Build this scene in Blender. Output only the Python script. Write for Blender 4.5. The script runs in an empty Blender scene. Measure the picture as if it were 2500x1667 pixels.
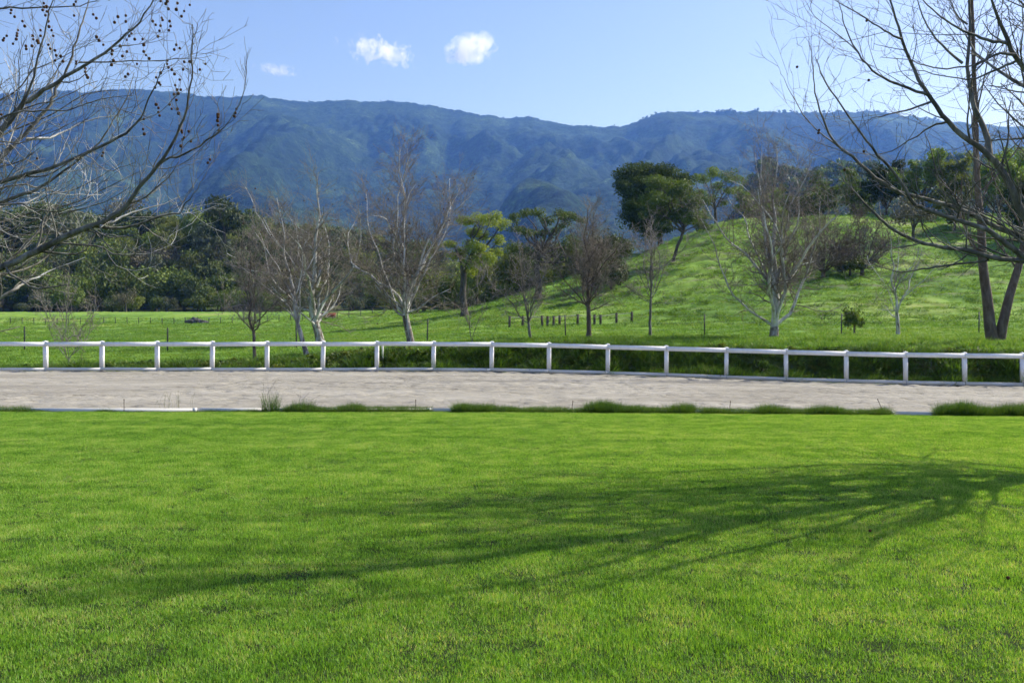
import bpy, math, random
import numpy as np
from mathutils import Vector

# ------------------------------------------------------------------ camera, sky, sun, exposure
SC = bpy.context.scene
COL = SC.collection
R = math.radians
FPX = 2430.0          # focal length in photo pixels
HOR = 800.0           # horizon row
EYE = 1.7
cam = bpy.data.cameras.new('camera'); camo = bpy.data.objects.new('camera', cam); COL.objects.link(camo)
camo.location = (0, 0, EYE); camo.rotation_euler = (R(90), 0, 0)
cam.sensor_width = 36; cam.lens = 36 * FPX / 2500; cam.shift_y = -(833.5 - HOR) / 2500
cam.clip_start = 0.1; cam.clip_end = 60000
cam.dof.use_dof = True; cam.dof.focus_distance = 8.5; cam.dof.aperture_fstop = 5.0
SC.camera = camo

SUN_AZ = 65.0         # degrees to the right of the view axis
SUN_EL = 39.0
W = bpy.data.worlds.new('World'); SC.world = W; W.use_nodes = True
nt = W.node_tree; nt.nodes.clear()
sk = nt.nodes.new('ShaderNodeTexSky'); sk.sky_type = 'NISHITA'; sk.sun_disc = False
sk.sun_elevation = R(SUN_EL); sk.sun_rotation = R(SUN_AZ); sk.air_density = 1.0; sk.dust_density = 1.1; sk.ozone_density = 6.0
bg = nt.nodes.new('ShaderNodeBackground'); bg.inputs['Strength'].default_value = 0.112
wo = nt.nodes.new('ShaderNodeOutputWorld')
tint = nt.nodes.new('ShaderNodeMix'); tint.data_type = 'RGBA'; tint.blend_type = 'MULTIPLY'; tint.inputs[0].default_value = 1.0; tint.inputs[7].default_value = (1.16, 0.97, 1.0, 1)
nt.links.new(sk.outputs[0], tint.inputs[6]); nt.links.new(tint.outputs[2], bg.inputs[0]); nt.links.new(bg.outputs[0], wo.inputs[0])
sl = bpy.data.lights.new('sun', 'SUN'); sl.energy = 5.0; sl.angle = R(0.5); sl.color = (1.0, 0.97, 0.92)
so = bpy.data.objects.new('sun', sl); COL.objects.link(so)
sd = Vector((math.sin(R(SUN_AZ)) * math.cos(R(SUN_EL)), math.cos(R(SUN_AZ)) * math.cos(R(SUN_EL)), math.sin(R(SUN_EL))))
so.rotation_euler = sd.to_track_quat('Z', 'Y').to_euler(); so.location = (20, 10, 30)
vs = SC.view_settings
SC.display_settings.display_device = 'sRGB'
vs.view_transform = 'Standard'; vs.look = 'None'; vs.gamma = 1; vs.use_curve_mapping = False; vs.exposure = 0.74
cy = SC.cycles
cy.max_bounces = 6; cy.diffuse_bounces = 3; cy.glossy_bounces = 2; cy.transmission_bounces = 4; cy.volume_bounces = 5
cy.transparent_max_bounces = 8; cy.use_denoising = True; cy.caustics_reflective = False; cy.caustics_refractive = False
cy.use_adaptive_sampling = True; cy.adaptive_threshold = 0.015
cy.sample_clamp_indirect = 6

# ------------------------------------------------------------------ helpers
RNG = np.random.default_rng(7)

def wpt(px, py, Y):
    return Vector(((px - 1250) / FPX * Y, Y, EYE + Y * (HOR - py) / FPX))

def sstep(a, b, x):
    t = np.clip((np.asarray(x, float) - a) / (b - a), 0, 1)
    return t * t * (3 - 2 * t)

_PG = np.random.default_rng(11)
_PERM = _PG.permutation(512); _GR = _PG.normal(size=(512, 2)); _GR /= np.linalg.norm(_GR, axis=1)[:, None]
def noise(x, y, s=0):
    x = np.asarray(x, float); y = np.asarray(y, float)
    xi = np.floor(x).astype(np.int64); yi = np.floor(y).astype(np.int64)
    fx = x - xi; fy = y - yi
    def g(ix, iy, dx, dy):
        h = _PERM[(_PERM[(ix + s * 37) & 511] + iy) & 511]
        v = _GR[h]
        return v[..., 0] * dx + v[..., 1] * dy
    u = fx * fx * fx * (fx * (fx * 6 - 15) + 10); v = fy * fy * fy * (fy * (fy * 6 - 15) + 10)
    a = g(xi, yi, fx, fy); b = g(xi + 1, yi, fx - 1, fy); c = g(xi, yi + 1, fx, fy - 1); d = g(xi + 1, yi + 1, fx - 1, fy - 1)
    return ((a + (b - a) * u) * (1 - v) + (c + (d - c) * u) * v) * 1.5
def fbm(x, y, o=4, s=0):
    r = 0; a = 1; f = 1
    for k in range(o):
        r = r + a * noise(x * f, y * f, s + k); a *= 0.5; f *= 2.03
    return r
def ridged(x, y, o=4, s=0, sm=0.07):
    r = 0; a = 1; f = 1; t = 0
    for k in range(o):
        r = r + a * (1 - (np.sqrt(noise(x * f, y * f, s + k) ** 2 + sm * sm) - sm) * 1.6); t += a; a *= 0.5; f *= 2.1
    return r / t

def mk(name, verts, faces, mat=None, parent=None, smooth=False, link=True, attrs=None):
    """verts (N,3) array; faces: list of int arrays (M,k)"""
    me = bpy.data.meshes.new(name)
    verts = np.asarray(verts, np.float32)
    if not isinstance(faces, list): faces = [faces]
    faces = [np.asarray(f, np.int32) for f in faces if len(f)]
    me.vertices.add(len(verts)); me.vertices.foreach_set('co', verts.ravel())
    nl = sum(f.size for f in faces); nf = sum(len(f) for f in faces)
    me.loops.add(nl); me.polygons.add(nf)
    me.loops.foreach_set('vertex_index', np.concatenate([f.ravel() for f in faces]))
    st = []; tot = 0
    for f in faces:
        st.append(tot + np.arange(len(f)) * f.shape[1]); tot += f.size
    me.polygons.foreach_set('loop_start', np.concatenate(st).astype(np.int32))
    if smooth: me.polygons.foreach_set('use_smooth', np.ones(nf, bool))
    for an, (ty, dat) in (attrs or {}).items():
        at = me.attributes.new(an, ty, 'POINT')
        at.data.foreach_set('vector' if ty == 'FLOAT_VECTOR' else 'value', np.asarray(dat).ravel())
    me.update(calc_edges=True)
    if mat: me.materials.append(mat)
    o = bpy.data.objects.new(name, me)
    if link: COL.objects.link(o)
    if parent: o.parent = parent
    return o

def tag(o, label=None, cat=None, group=None, kind=None):
    if label: o['label'] = label
    if cat: o['category'] = cat
    if group: o['group'] = group
    if kind: o['kind'] = kind
    return o

def empty(name, loc, rz=0, label=None, cat=None, group=None):
    o = bpy.data.objects.new(name, None); COL.objects.link(o)
    o.location = loc; o.rotation_euler = (0, 0, rz); o.empty_display_size = 0.2
    return tag(o, label, cat, group)

def gridmesh(X, Y, Z):
    n, m = X.shape
    v = np.stack([X, Y, Z], -1).reshape(-1, 3)
    i = np.arange(n * m).reshape(n, m)
    f = np.stack([i[:-1, :-1], i[:-1, 1:], i[1:, 1:], i[1:, :-1]], -1).reshape(-1, 4)
    return v, f

def boxes(specs):
    """list of (cx,cy,cz,sx,sy,sz) -> verts, faces"""
    V = []; F = []
    base = np.array([(-1,-1,-1),(1,-1,-1),(1,1,-1),(-1,1,-1),(-1,-1,1),(1,-1,1),(1,1,1),(-1,1,1)], float) / 2
    fc = np.array([(0,3,2,1),(4,5,6,7),(0,1,5,4),(1,2,6,5),(2,3,7,6),(3,0,4,7)])
    for k, s in enumerate(specs):
        V.append(base * np.array(s[3:]) + np.array(s[:3])); F.append(fc + 8 * k)
    return np.concatenate(V), np.concatenate(F)

# ------------------------------------------------------------------ materials
def newmat(name):
    m = bpy.data.materials.new(name); m.use_nodes = True; m.node_tree.nodes.clear()
    return m, m.node_tree
def N(t, kind, **kw):
    n = t.nodes.new(kind)
    for k, v in kw.items():
        if k in ('operation', 'blend_type', 'data_type', 'attribute_name', 'noise_dimensions', 'feature', 'interpolation_type'): setattr(n, k, v)
        else: n.inputs[k].default_value = v
    return n
def ramp(t, src, stops, interp='LINEAR'):
    r = t.nodes.new('ShaderNodeValToRGB'); r.color_ramp.interpolation = interp
    e = r.color_ramp.elements
    while len(e) < len(stops): e.new(0.5)
    for k, (p, c) in enumerate(stops):
        e[k].position = p; e[k].color = (*c, 1) if len(c) == 3 else c
    t.links.new(src, r.inputs[0]); return r.outputs[0]
def worldpos(t, scale=(1, 1, 1)):
    g = t.nodes.new('ShaderNodeNewGeometry')
    m = t.nodes.new('ShaderNodeMapping'); m.inputs['Scale'].default_value = scale
    t.links.new(g.outputs['Position'], m.inputs[0]); return m.outputs[0]
def objpos(t, scale=(1, 1, 1)):
    g = t.nodes.new('ShaderNodeTexCoord')
    m = t.nodes.new('ShaderNodeMapping'); m.inputs['Scale'].default_value = scale
    t.links.new(g.outputs['Object'], m.inputs[0]); return m.outputs[0]
def ntex(t, vec, scale, detail=4, rough=0.55, dist=0):
    n = N(t, 'ShaderNodeTexNoise', Scale=scale, Detail=detail, Roughness=rough, Distortion=dist)
    t.links.new(vec, n.inputs['Vector']); return n.outputs['Fac']
def mix(t, fac, a, b, mode='MIX'):
    n = t.nodes.new('ShaderNodeMix'); n.data_type = 'RGBA'; n.blend_type = mode
    for s, v in ((n.inputs[0], fac), (n.inputs[6], a), (n.inputs[7], b)):
        if isinstance(v, bpy.types.NodeSocket): t.links.new(v, s)
        elif isinstance(v, (int, float)): s.default_value = v
        else: s.default_value = (*v, 1)
    return n.outputs[2]
def bump(t, h, strength, dist):
    b = N(t, 'ShaderNodeBump', Strength=strength, Distance=dist)
    t.links.new(h, b.inputs['Height']); return b.outputs[0]
def out(t, shader):
    o = t.nodes.new('ShaderNodeOutputMaterial'); t.links.new(shader, o.inputs['Surface'])
def principled(t, col, rough=0.8, nrm=None, spec=0.3):
    p = t.nodes.new('ShaderNodeBsdfPrincipled')
    if isinstance(col, bpy.types.NodeSocket): t.links.new(col, p.inputs['Base Color'])
    else: p.inputs['Base Color'].default_value = (*col, 1)
    p.inputs['Roughness'].default_value = rough; p.inputs['Specular IOR Level'].default_value = spec
    if nrm: t.links.new(nrm, p.inputs['Normal'])
    return p.outputs[0]

def mat_leaf(name, cols, trans=0.4, nscale=0.6, spec=0.25, rough=0.55, perobj=True, tcol=(1.15, 1.1, 0.55), bands=False):
    """foliage: colour varies per leaf (attribute rnd), per clump (world noise) and per plant"""
    m, t = newmat(name)
    at = t.nodes.new('ShaderNodeAttribute'); at.attribute_name = 'rnd'
    nz = ntex(t, worldpos(t), nscale, 3)
    add = N(t, 'ShaderNodeMath', operation='ADD'); t.links.new(at.outputs['Fac'], add.inputs[0]); t.links.new(nz, add.inputs[1])
    half = N(t, 'ShaderNodeMath', operation='MULTIPLY_ADD'); half.inputs[1].default_value = 0.9; half.inputs[2].default_value = -0.4
    t.links.new(add.outputs[0], half.inputs[0])
    if bands:      # mowing rows and thin dry patches of the lawn
        ba = ntex(t, worldpos(t, (0.10, 1.0, 1)), 1.1, 3, .5); bb = ntex(t, worldpos(t), 0.35, 4, .6)
        s1 = N(t, 'ShaderNodeMath', operation='MULTIPLY_ADD'); s1.inputs[1].default_value = 0.42; s1.inputs[2].default_value = -0.20; t.links.new(ba, s1.inputs[0])
        s2 = N(t, 'ShaderNodeMath', operation='MULTIPLY_ADD'); s2.inputs[1].default_value = 0.28; s2.inputs[2].default_value = -0.13; t.links.new(bb, s2.inputs[0])
        s3 = N(t, 'ShaderNodeMath', operation='ADD'); t.links.new(s1.outputs[0], s3.inputs[0]); t.links.new(s2.outputs[0], s3.inputs[1])
        s4 = N(t, 'ShaderNodeMath', operation='ADD'); t.links.new(half.outputs[0], s4.inputs[0]); t.links.new(s3.outputs[0], s4.inputs[1]); half = s4
    n = len(cols)
    c = ramp(t, half.outputs[0], [(k / (n - 1), cols[k]) for k in range(n)])
    if perobj:
        oi = t.nodes.new('ShaderNodeObjectInfo')
        mr = N(t, 'ShaderNodeMapRange'); mr.inputs[3].default_value = 0.62; mr.inputs[4].default_value = 1.42
        t.links.new(oi.outputs['Random'], mr.inputs[0])
        hs = t.nodes.new('ShaderNodeHueSaturation'); t.links.new(mr.outputs[0], hs.inputs['Value']); t.links.new(c, hs.inputs['Color'])
        c = hs.outputs[0]
    p = principled(t, c, rough, None, spec)
    tr = t.nodes.new('ShaderNodeBsdfTranslucent')
    t.links.new(mix(t, 1.0, c, tcol, 'MULTIPLY'), tr.inputs['Color'])
    ms = t.nodes.new('ShaderNodeMixShader'); ms.inputs[0].default_value = trans
    t.links.new(p, ms.inputs[1]); t.links.new(tr.outputs[0], ms.inputs[2]); out(t, ms.outputs[0]); return m

def mat_bark(name, cols, scale=3.0, bumpd=0.02, sharp=False, rough=0.85, stretch=0.35):
    m, t = newmat(name)
    v = worldpos(t, (1, 1, stretch))
    nz = ntex(t, v, scale, 5, 0.6, 0.6)
    n = len(cols)
    st = [(0.32 + 0.36 * k / (n - 1), cols[k]) for k in range(n)]
    c = ramp(t, nz, st)
    fine = ntex(t, v, scale * 8, 3)
    c = mix(t, 0.35, c, ramp(t, fine, [(0.3, (0.45, 0.45, 0.45)), (0.7, (1, 1, 1))]), 'MULTIPLY')
    out(t, principled(t, c, rough, bump(t, fine, 0.6, bumpd), 0.2)); return m

def mat_plain(name, col, rough=0.6, var=0.15, scale=4.0, spec=0.4, bd=0.0):
    m, t = newmat(name)
    nz = ntex(t, objpos(t), scale, 5)
    c = mix(t, 1.0, col, ramp(t, nz, [(0.25, (1 - var,) * 3), (0.75, (1 + var * 0.4,) * 3)]), 'MULTIPLY')
    out(t, principled(t, c, rough, bump(t, nz, 0.5, bd) if bd else None, spec)); return m

M = {}
GRASS = [(0.024, 0.068, 0.012), (0.088, 0.225, 0.019), (0.190, 0.420, 0.032), (0.310, 0.540, 0.068), (0.54, 0.56, 0.22)]
# ------------------------------------------------------------------ ground shape
def fence_depth(px):
    return 39.7 - 4.0 * sstep(850, 2700, px) - 0.7 * sstep(2000, 3000, px)
def low_z(X, Y):
    return -0.36 * sstep(-3, 17, X) * sstep(10, 36, Y)

COLS = [
 (-1500, [(30,0),(40,0),(60,.46),(100,.85),(140,1.8),(150,2.2),(190,5.0),(200,5.2),(225,4.2),(240,6),(290,31),(330,31),(430,14)]),
 (500,  [(30,0),(40,0),(60,.46),(100,.85),(140,1.8),(150,2.2),(190,5.0),(200,5.2),(225,4.2),(240,6),(290,31),(330,30),(430,14)]),
 (800,  [(30,0),(40,0.1),(60,.6),(100,1.15),(140,2.4),(190,5.2),(225,4.2),(240,8),(290,28),(330,26),(430,10)]),
 (1000, [(30,0),(40,0.1),(60,.9),(100,1.8),(140,3.8),(160,4.5),(225,5.5),(240,9),(290,24),(430,10)]),
 (1150, [(30,0),(40,0.1),(60,1.1),(100,2.6),(120,4.0),(140,4.2),(160,4),(225,5.5),(290,13),(430,9)]),
 (1400, [(30,0),(40,0),(60,1.15),(80,1.7),(100,4),(130,8.4),(140,8.6),(160,7),(225,6),(290,8),(430,8)]),
 (1600, [(30,0),(40,0),(60,1.25),(80,2.0),(100,5.2),(120,9.2),(135,12.6),(150,12.2),(180,8),(290,8),(430,8)]),
 (1690, [(30,0),(40,0),(60,1.25),(80,2.1),(100,6),(120,11),(135,15.2),(150,15),(180,9),(290,8),(430,8)]),
 (1800, [(30,0),(40,0),(60,1.25),(80,2.2),(100,6.3),(120,12),(135,16.2),(147,17.2),(170,14.5),(230,10),(430,8)]),
 (2000, [(30,0),(40,0),(60,1.25),(80,2.2),(100,6.3),(120,12),(135,16.6),(150,18.3),(180,16),(260,10),(430,8)]),
 (2500, [(30,0),(40,0),(60,1.2),(80,2.2),(100,6.5),(120,12),(140,17),(162,20.2),(200,18.5),(300,11),(430,8)]),
 (4200, [(30,0),(40,0),(60,1.2),(80,2.2),(100,6.5),(120,12),(140,17),(162,20.5),(200,18.5),(300,11),(430,8)]),
]
GPX = np.concatenate([np.linspace(-1500, -150, 50, endpoint=False), np.linspace(-150, 2650, 560, endpoint=False), np.linspace(2650, 4200, 50)])
GYY = np.concatenate([np.linspace(33, 48, 130, endpoint=False), np.linspace(48, 70, 60, endpoint=False), np.linspace(70, 168, 230, endpoint=False), np.geomspace(168, 430, 60)])
_tab = np.array([np.interp(GYY, [a for a, b in c], [b for a, b in c]) for _, c in COLS])
def _smooth(a, n):
    k = np.hanning(n); k /= k.sum()
    return np.apply_along_axis(lambda r: np.convolve(np.pad(r, n // 2, 'edge'), k, 'valid')[:len(r)], 1, a)
_tab = _smooth(_tab, 25)
_cp = np.array([c[0] for c in COLS], float)
_Z = np.stack([np.interp(GPX, _cp, _tab[:, j]) for j in range(len(GYY))])      # (Y, px)
_Z[:, 50:610] = _smooth(_Z[:, 50:610], 45)
PXG, YYG = np.meshgrid(GPX, GYY)
XXG = (PXG - 1250) / FPX * YYG
_s = YYG - fence_depth(PXG)
_B = np.interp(PXG, [-1500, 560, 760, 1000, 1200, 1450, 4200], [0, .06, .34, .66, 1.0, 1.15, 1.2])
_bank = _B * (0.86 * sstep(0.45, 1.35, _s + 0.28 * noise(XXG * 0.6, YYG * 0.3, 3)) + 0.14 * sstep(1.2, 3.5, _s))
_lz = low_z(XXG, np.minimum(YYG, 45))
_Z = np.where(YYG < 60, np.maximum(_bank, 0) * (1 - sstep(46, 60, YYG)) + _Z * sstep(40, 60, YYG) + _lz * (1 - sstep(0.5, 8, _s)), _Z)
_Z += fbm(XXG / 9, YYG / 9, 3, 5) * 0.10 * sstep(44, 60, YYG)
_hillm = sstep(70, 105, YYG) * sstep(1150, 1500, PXG)
_Z += _hillm * (fbm(XXG / 7, YYG / 3.2, 4, 9) * 0.42 + ridged(XXG / 22, YYG / 5, 2, 15) * 0.4 - 0.25 + 0.16 * fbm(XXG / 2.6, YYG / 1.7, 2, 17))
_Z += 0.07 * fbm(XXG * 0.9, YYG * 0.9, 3, 21) * (YYG < 200)
_Z += 0.13 * noise(XXG * 1.7, YYG * 1.7, 24) * sstep(0.2, 1.0, _s) * (1 - sstep(2, 5, _s)) * sstep(500, 900, PXG)
_Z = np.where(_s < 0.12, np.minimum(_Z, _lz - 0.25), _Z)
def ground(X, Y):
    """height of pasture / hill at X, Y (arrays or floats)"""
    X = np.asarray(X, float); Y = np.asarray(Y, float)
    px = X / Y * FPX + 1250
    fi = np.clip(np.interp(px, GPX, np.arange(len(GPX))), 0, len(GPX) - 1.001)
    fj = np.clip(np.interp(Y, GYY, np.arange(len(GYY))), 0, len(GYY) - 1.001)
    i = fi.astype(int); j = fj.astype(int); a = fi - i; b = fj - j
    return (_Z[j, i] * (1 - a) + _Z[j, i + 1] * a) * (1 - b) + (_Z[j + 1, i] * (1 - a) + _Z[j + 1, i + 1] * a) * b
def gpt(px, Y, dz=0.0):
    X = (px - 1250) / FPX * Y
    return Vector((X, Y, float(ground(X, Y)) + dz))

# ------------------------------------------------------------------ setting: ground, lawn, sand, pasture, mountains
def ground_mat(name, stops, big, fine, streak=None, bumpd=0.05, litter_shade=False):
    m, t = newmat(name)
    v = worldpos(t)
    a = ntex(t, v, big, 4, 0.55, 0.4)
    c = ramp(t, a, stops)
    f = ntex(t, worldpos(t, streak or (1, 1, 1)), fine, 5, 0.65)
    if litter_shade:
        at = t.nodes.new('ShaderNodeAttribute'); at.attribute_name = 'litter_shade'; c = mix(t, at.outputs['Fac'], c, (0.030, 0.034, 0.018)); ad = t.nodes.new('ShaderNodeAttribute'); ad.attribute_name = 'dirt'; c = mix(t, ad.outputs['Fac'], c, (0.23, 0.19, 0.15))  # woodland leaf litter, and the bank face's painted shade, share this dark colour
    c = mix(t, 0.55, c, ramp(t, f, [(0.3, (0.5, 0.5, 0.5)), (0.68, (1.2, 1.2, 1.2))]), 'MULTIPLY')
    out(t, principled(t, c, 0.9, bump(t, f, 0.8, bumpd), 0.1)); return m

M['soil_lawn'] = ground_mat('lawn_soil', [(0.3, (0.018, 0.034, 0.008)), (0.7, (0.035, 0.050, 0.015))], 1.2, 30)
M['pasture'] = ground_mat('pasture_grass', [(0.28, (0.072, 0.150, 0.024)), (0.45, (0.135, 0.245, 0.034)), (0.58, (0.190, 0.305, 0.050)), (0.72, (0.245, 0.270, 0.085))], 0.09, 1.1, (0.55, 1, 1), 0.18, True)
M['earth'] = ground_mat('earth', [(0.3, (0.06, 0.09, 0.03)), (0.7, (0.10, 0.12, 0.05))], 0.01, 0.3)

# wide base sheet under everything, to the horizon
rr = np.concatenate([[0], np.geomspace(4, 16000, 40)]); aa = np.linspace(0, 2 * math.pi, 73)
RR, AA = np.meshgrid(rr, aa)
tag(mk('ground', *gridmesh(RR * np.sin(AA), RR * np.cos(AA), -0.9 - 0 * RR), M['earth']), kind='structure')

LAWN_Y = 20.2
gx, gy = np.meshgrid(np.linspace(-24, 24, 121), np.linspace(-14, LAWN_Y, 90))
lz = low_z(gx, gy) + 0.02 * fbm(gx / 3, gy / 3, 3, 31) * (1 - sstep(18, 20, gy))
lawn = tag(mk('lawn', *gridmesh(gx, gy, lz), M['soil_lawn'], smooth=True), 'mown green lawn in the foreground', None, None, 'structure')

m, t = newmat('arena_sand')
v = worldpos(t)
a = ntex(t, worldpos(t, (0.35, 1.0, 1)), 0.5, 5, 0.6, 0.5)
c = ramp(t, a, [(0.3, (0.214, 0.200, 0.168)), (0.5, (0.280, 0.264, 0.224)), (0.7, (0.342, 0.325, 0.280))])
b = ntex(t, worldpos(t, (0.6, 1, 1)), 4.5, 6, 0.7, 0.8)
mk_ = ramp(t, ntex(t, worldpos(t, (.5, 1, 1)), .22, 3, .6), [(.36, (.12, .12, .12)), (.62, (.95, .95, .95))])
c = mix(t, mk_, c, ramp(t, b, [(0.34, (0.42, 0.38, 0.35)), (0.45, (0.90, 0.90, 0.90)), (0.7, (1.08, 1.08, 1.08))]), 'MULTIPLY')
out(t, principled(t, c, 0.95, bump(t, b, 0.9, 0.05), 0.1)); M['sand'] = m
gx, gy = np.meshgrid(np.linspace(-25, 25, 390), np.linspace(0, 1, 165))
_pxs = np.clip(gx / 38 * FPX + 1250, -400, 3200)
gyy = LAWN_Y + 0.02 + gy * (fence_depth(_pxs) + 0.12 - LAWN_Y)
_d = noise(gx * 1.6, gyy * 2.2, 41); _e = noise(gx * 3.7, gyy * 4.4, 44)
_rough = 0.35 + 0.65 * sstep(-0.25, 0.25, fbm(gx / 5, gyy / 4, 2, 47) + 0.25 * sstep(-12, 0, gx))
sz = low_z(gx, gyy) + _rough * (0.045 * np.minimum(_d, 0.15) + 0.034 * _e) + 0.012 * noise(gx / 2.5, gyy / 1.1, 49) - 0.03
sz = sz - 0.085 * _rough * sstep(0.30, 0.52, noise(gx * 2.1 + 9, gyy * 2.6, 52))
tag(mk('sand_arena', *gridmesh(gx, gyy, sz), M['sand'], smooth=True), 'raked pale sand of the riding arena', None, None, 'structure')

v, f = gridmesh(XXG, YYG, _Z)
_face_shade = sstep(.1, .4, _s) * (1 - sstep(1.1, 1.7, _s)) * sstep(.1, .6, _B)  # steep bank face, where shade is painted dark into the ground colour
_litter_shade = 0.85 * _face_shade + sstep(203, 222, YYG + 10 * noise(XXG / 14, YYG / 10, 98)) * (1 - sstep(1380, 1500, PXG)) * (0.75 + 0.25 * sstep(-.3, .2, noise(XXG / 9, YYG / 9, 99)))  # painted bank shade plus real leaf litter under the woods
tag(mk('pasture', v, f, M['pasture'], smooth=True, attrs={'litter_shade': ('FLOAT', _litter_shade.astype(np.float32)), 'dirt': ('FLOAT', (np.exp(-((PXG - 985) / 42) ** 2 - ((_s - 1.0) / .5) ** 2) * sstep(-.3, .2, noise(XXG * 2, YYG * 2, 197)) + 0.55 * _hillm * sstep(.32, .6, fbm(XXG / 6, YYG / 1.6, 3, 198))).clip(0, 1).astype(np.float32))}), 'green pasture and hillside beyond the white fence', None, None, 'structure')

# mountains
RIDGE = [(-3000,330),(-1500,300),(-700,215),(-300,245),(0,228),(106,217),(200,228),(287,216),(351,221),(500,236),(595,234),(723,246),(882,250),(989,250),(1063,260),(1159,278),(1244,292),(1286,287),(1371,303),(1467,312),(1531,308),(1573,289),(1626,273),(1743,270),(1850,268),(1945,278),(2020,274),(2115,274),(2211,285),(2339,298),(2500,313),(3000,300),(3600,330),(5500,340)]
_rx = np.array(RIDGE, float)
MPX = np.concatenate([np.linspace(-3000, -100, 60, endpoint=False), np.linspace(-100, 2600, 460, endpoint=False), np.linspace(2600, 5500, 60)])
MYY = np.concatenate([np.geomspace(380, 1100, 90, endpoint=False), np.linspace(1100, 4700, 260, endpoint=False), np.linspace(4700, 7500, 12)])
MP, MY = np.meshgrid(MPX, MYY)
MX = (MP - 1250) / FPX * MY
YC = 4150 + 260 * np.sin(MP / 420.0) + 120 * np.sin(MP / 170.0 + 1)
_rpy = np.interp(MP, _rx[:, 0], _rx[:, 1]) + 2.2 * fbm(MP / 30.0, MP * 0 + 0.5, 3, 61)
ZC = EYE + YC * (HOR - _rpy) / FPX
T = (MY - 1000) / (YC - 1000)
def prof(t):
    t2 = np.clip(t, 0, 1)
    return np.where(t < 1, 0.18 * t2 + 0.82 * (t2 ** 1.35) * (1 - 0.22 * np.sin(np.pi * t2) * 0.5), 1 - (t - 1) * 0.9)
wx = MX + 260 * noise(MX / 900, MY / 900, 71); wy = MY + 300 * noise(MX / 800, MY / 1000, 72)
sp1 = ridged(wx / 560 + 0.30 * wy / 620, wy / 4200, 1, 74, .16)
sp2 = ridged(wx / 240 - 0.45 * wy / 500, wy / 1100, 3, 77, .18)
sp3 = ridged(wx / 95 + 0.25 * wy / 200, wy / 330, 2, 79, .18)
tt = np.clip(T, 0, 1)
env = sstep(0.05, 0.62, T) * (1 - 0.90 * sstep(0.72, 1.0, T)) * (T < 1.0)
MZ = 8 + (MY - 380) * 0.018 * (1 - tt) + np.maximum(ZC - 8, 0) * np.where(T > 0, prof(T), 0)
MZ += env * (230 * (sp1 - 0.74) + 90 * (sp2 - 0.72) + 26 * (sp3 - 0.74))
MZ += (6 + 10 * env) * noise(MX / 60, MY / 70, 81) * sstep(0.02, 0.2, T) * (1 - 0.6 * sstep(0.8, 1, T)) + 4.5 * noise(MX / 22, MY / 24, 82) * sstep(0.02, 0.2, T)
# nearer foothills
MZ += 108 * np.exp(-((MY - 800) / 170) ** 2) * sstep(1640, 1880, MP) * (1 + 0.10 * noise(MP / 120, MY / 200, 85)) * (1 + 0.12 * sstep(2100, 2600, MP))
_fx = MP + 60 * noise(MY / 260, MP / 300, 87); _fy = MY + 120 * noise(MP / 90, MY / 300, 88)
MZ += 105 * np.exp(-((_fy - 1850) / 420) ** 2) * np.exp(-((_fx - 1345) / 120) ** 2) * (1 + .25 * (sp2 - .6))
MZ = np.where(MY < 430, np.minimum(MZ, 5.0), MZ)
m, t = newmat('chaparral')
vv = worldpos(t)
a = ntex(t, vv, 0.0035, 6, 0.62, 0.6)
c = ramp(t, a, [(0.34, (0.009, 0.020, 0.011)), (0.50, (0.020, 0.040, 0.017)), (0.61, (0.038, 0.066, 0.026)), (0.72, (0.090, 0.140, 0.050))])
b = ntex(t, vv, 0.035, 6, 0.75)
c = mix(t, 0.9, c, ramp(t, b, [(0.36, (0.30, 0.34, 0.30)), (0.56, (1.05, 1.05, 1.0)), (0.7, (1.7, 1.65, 1.4))]), 'MULTIPLY')
b2 = ntex(t, vv, 0.11, 4, 0.7)
c = mix(t, 0.85, c, ramp(t, b2, [(0.40, (0.30, 0.33, 0.30)), (0.60, (1.5, 1.5, 1.4))]), 'MULTIPLY')
out(t, principled(t, c, 0.95, bump(t, b, 1.0, 18.0), 0.05)); M['chaparral'] = m
tag(mk('mountains', *gridmesh(MX, MY, MZ), M['chaparral'], smooth=True), 'chaparral covered mountain range blue with haze', None, None, 'structure')
def mount(px, Y):
    i = np.clip(np.interp(px, MPX, np.arange(len(MPX))), 0, len(MPX) - 1.01); j = np.clip(np.interp(Y, MYY, np.arange(len(MYY))), 0, len(MYY) - 1.01)
    return MZ[np.round(j).astype(int), np.round(i).astype(int)]

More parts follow.
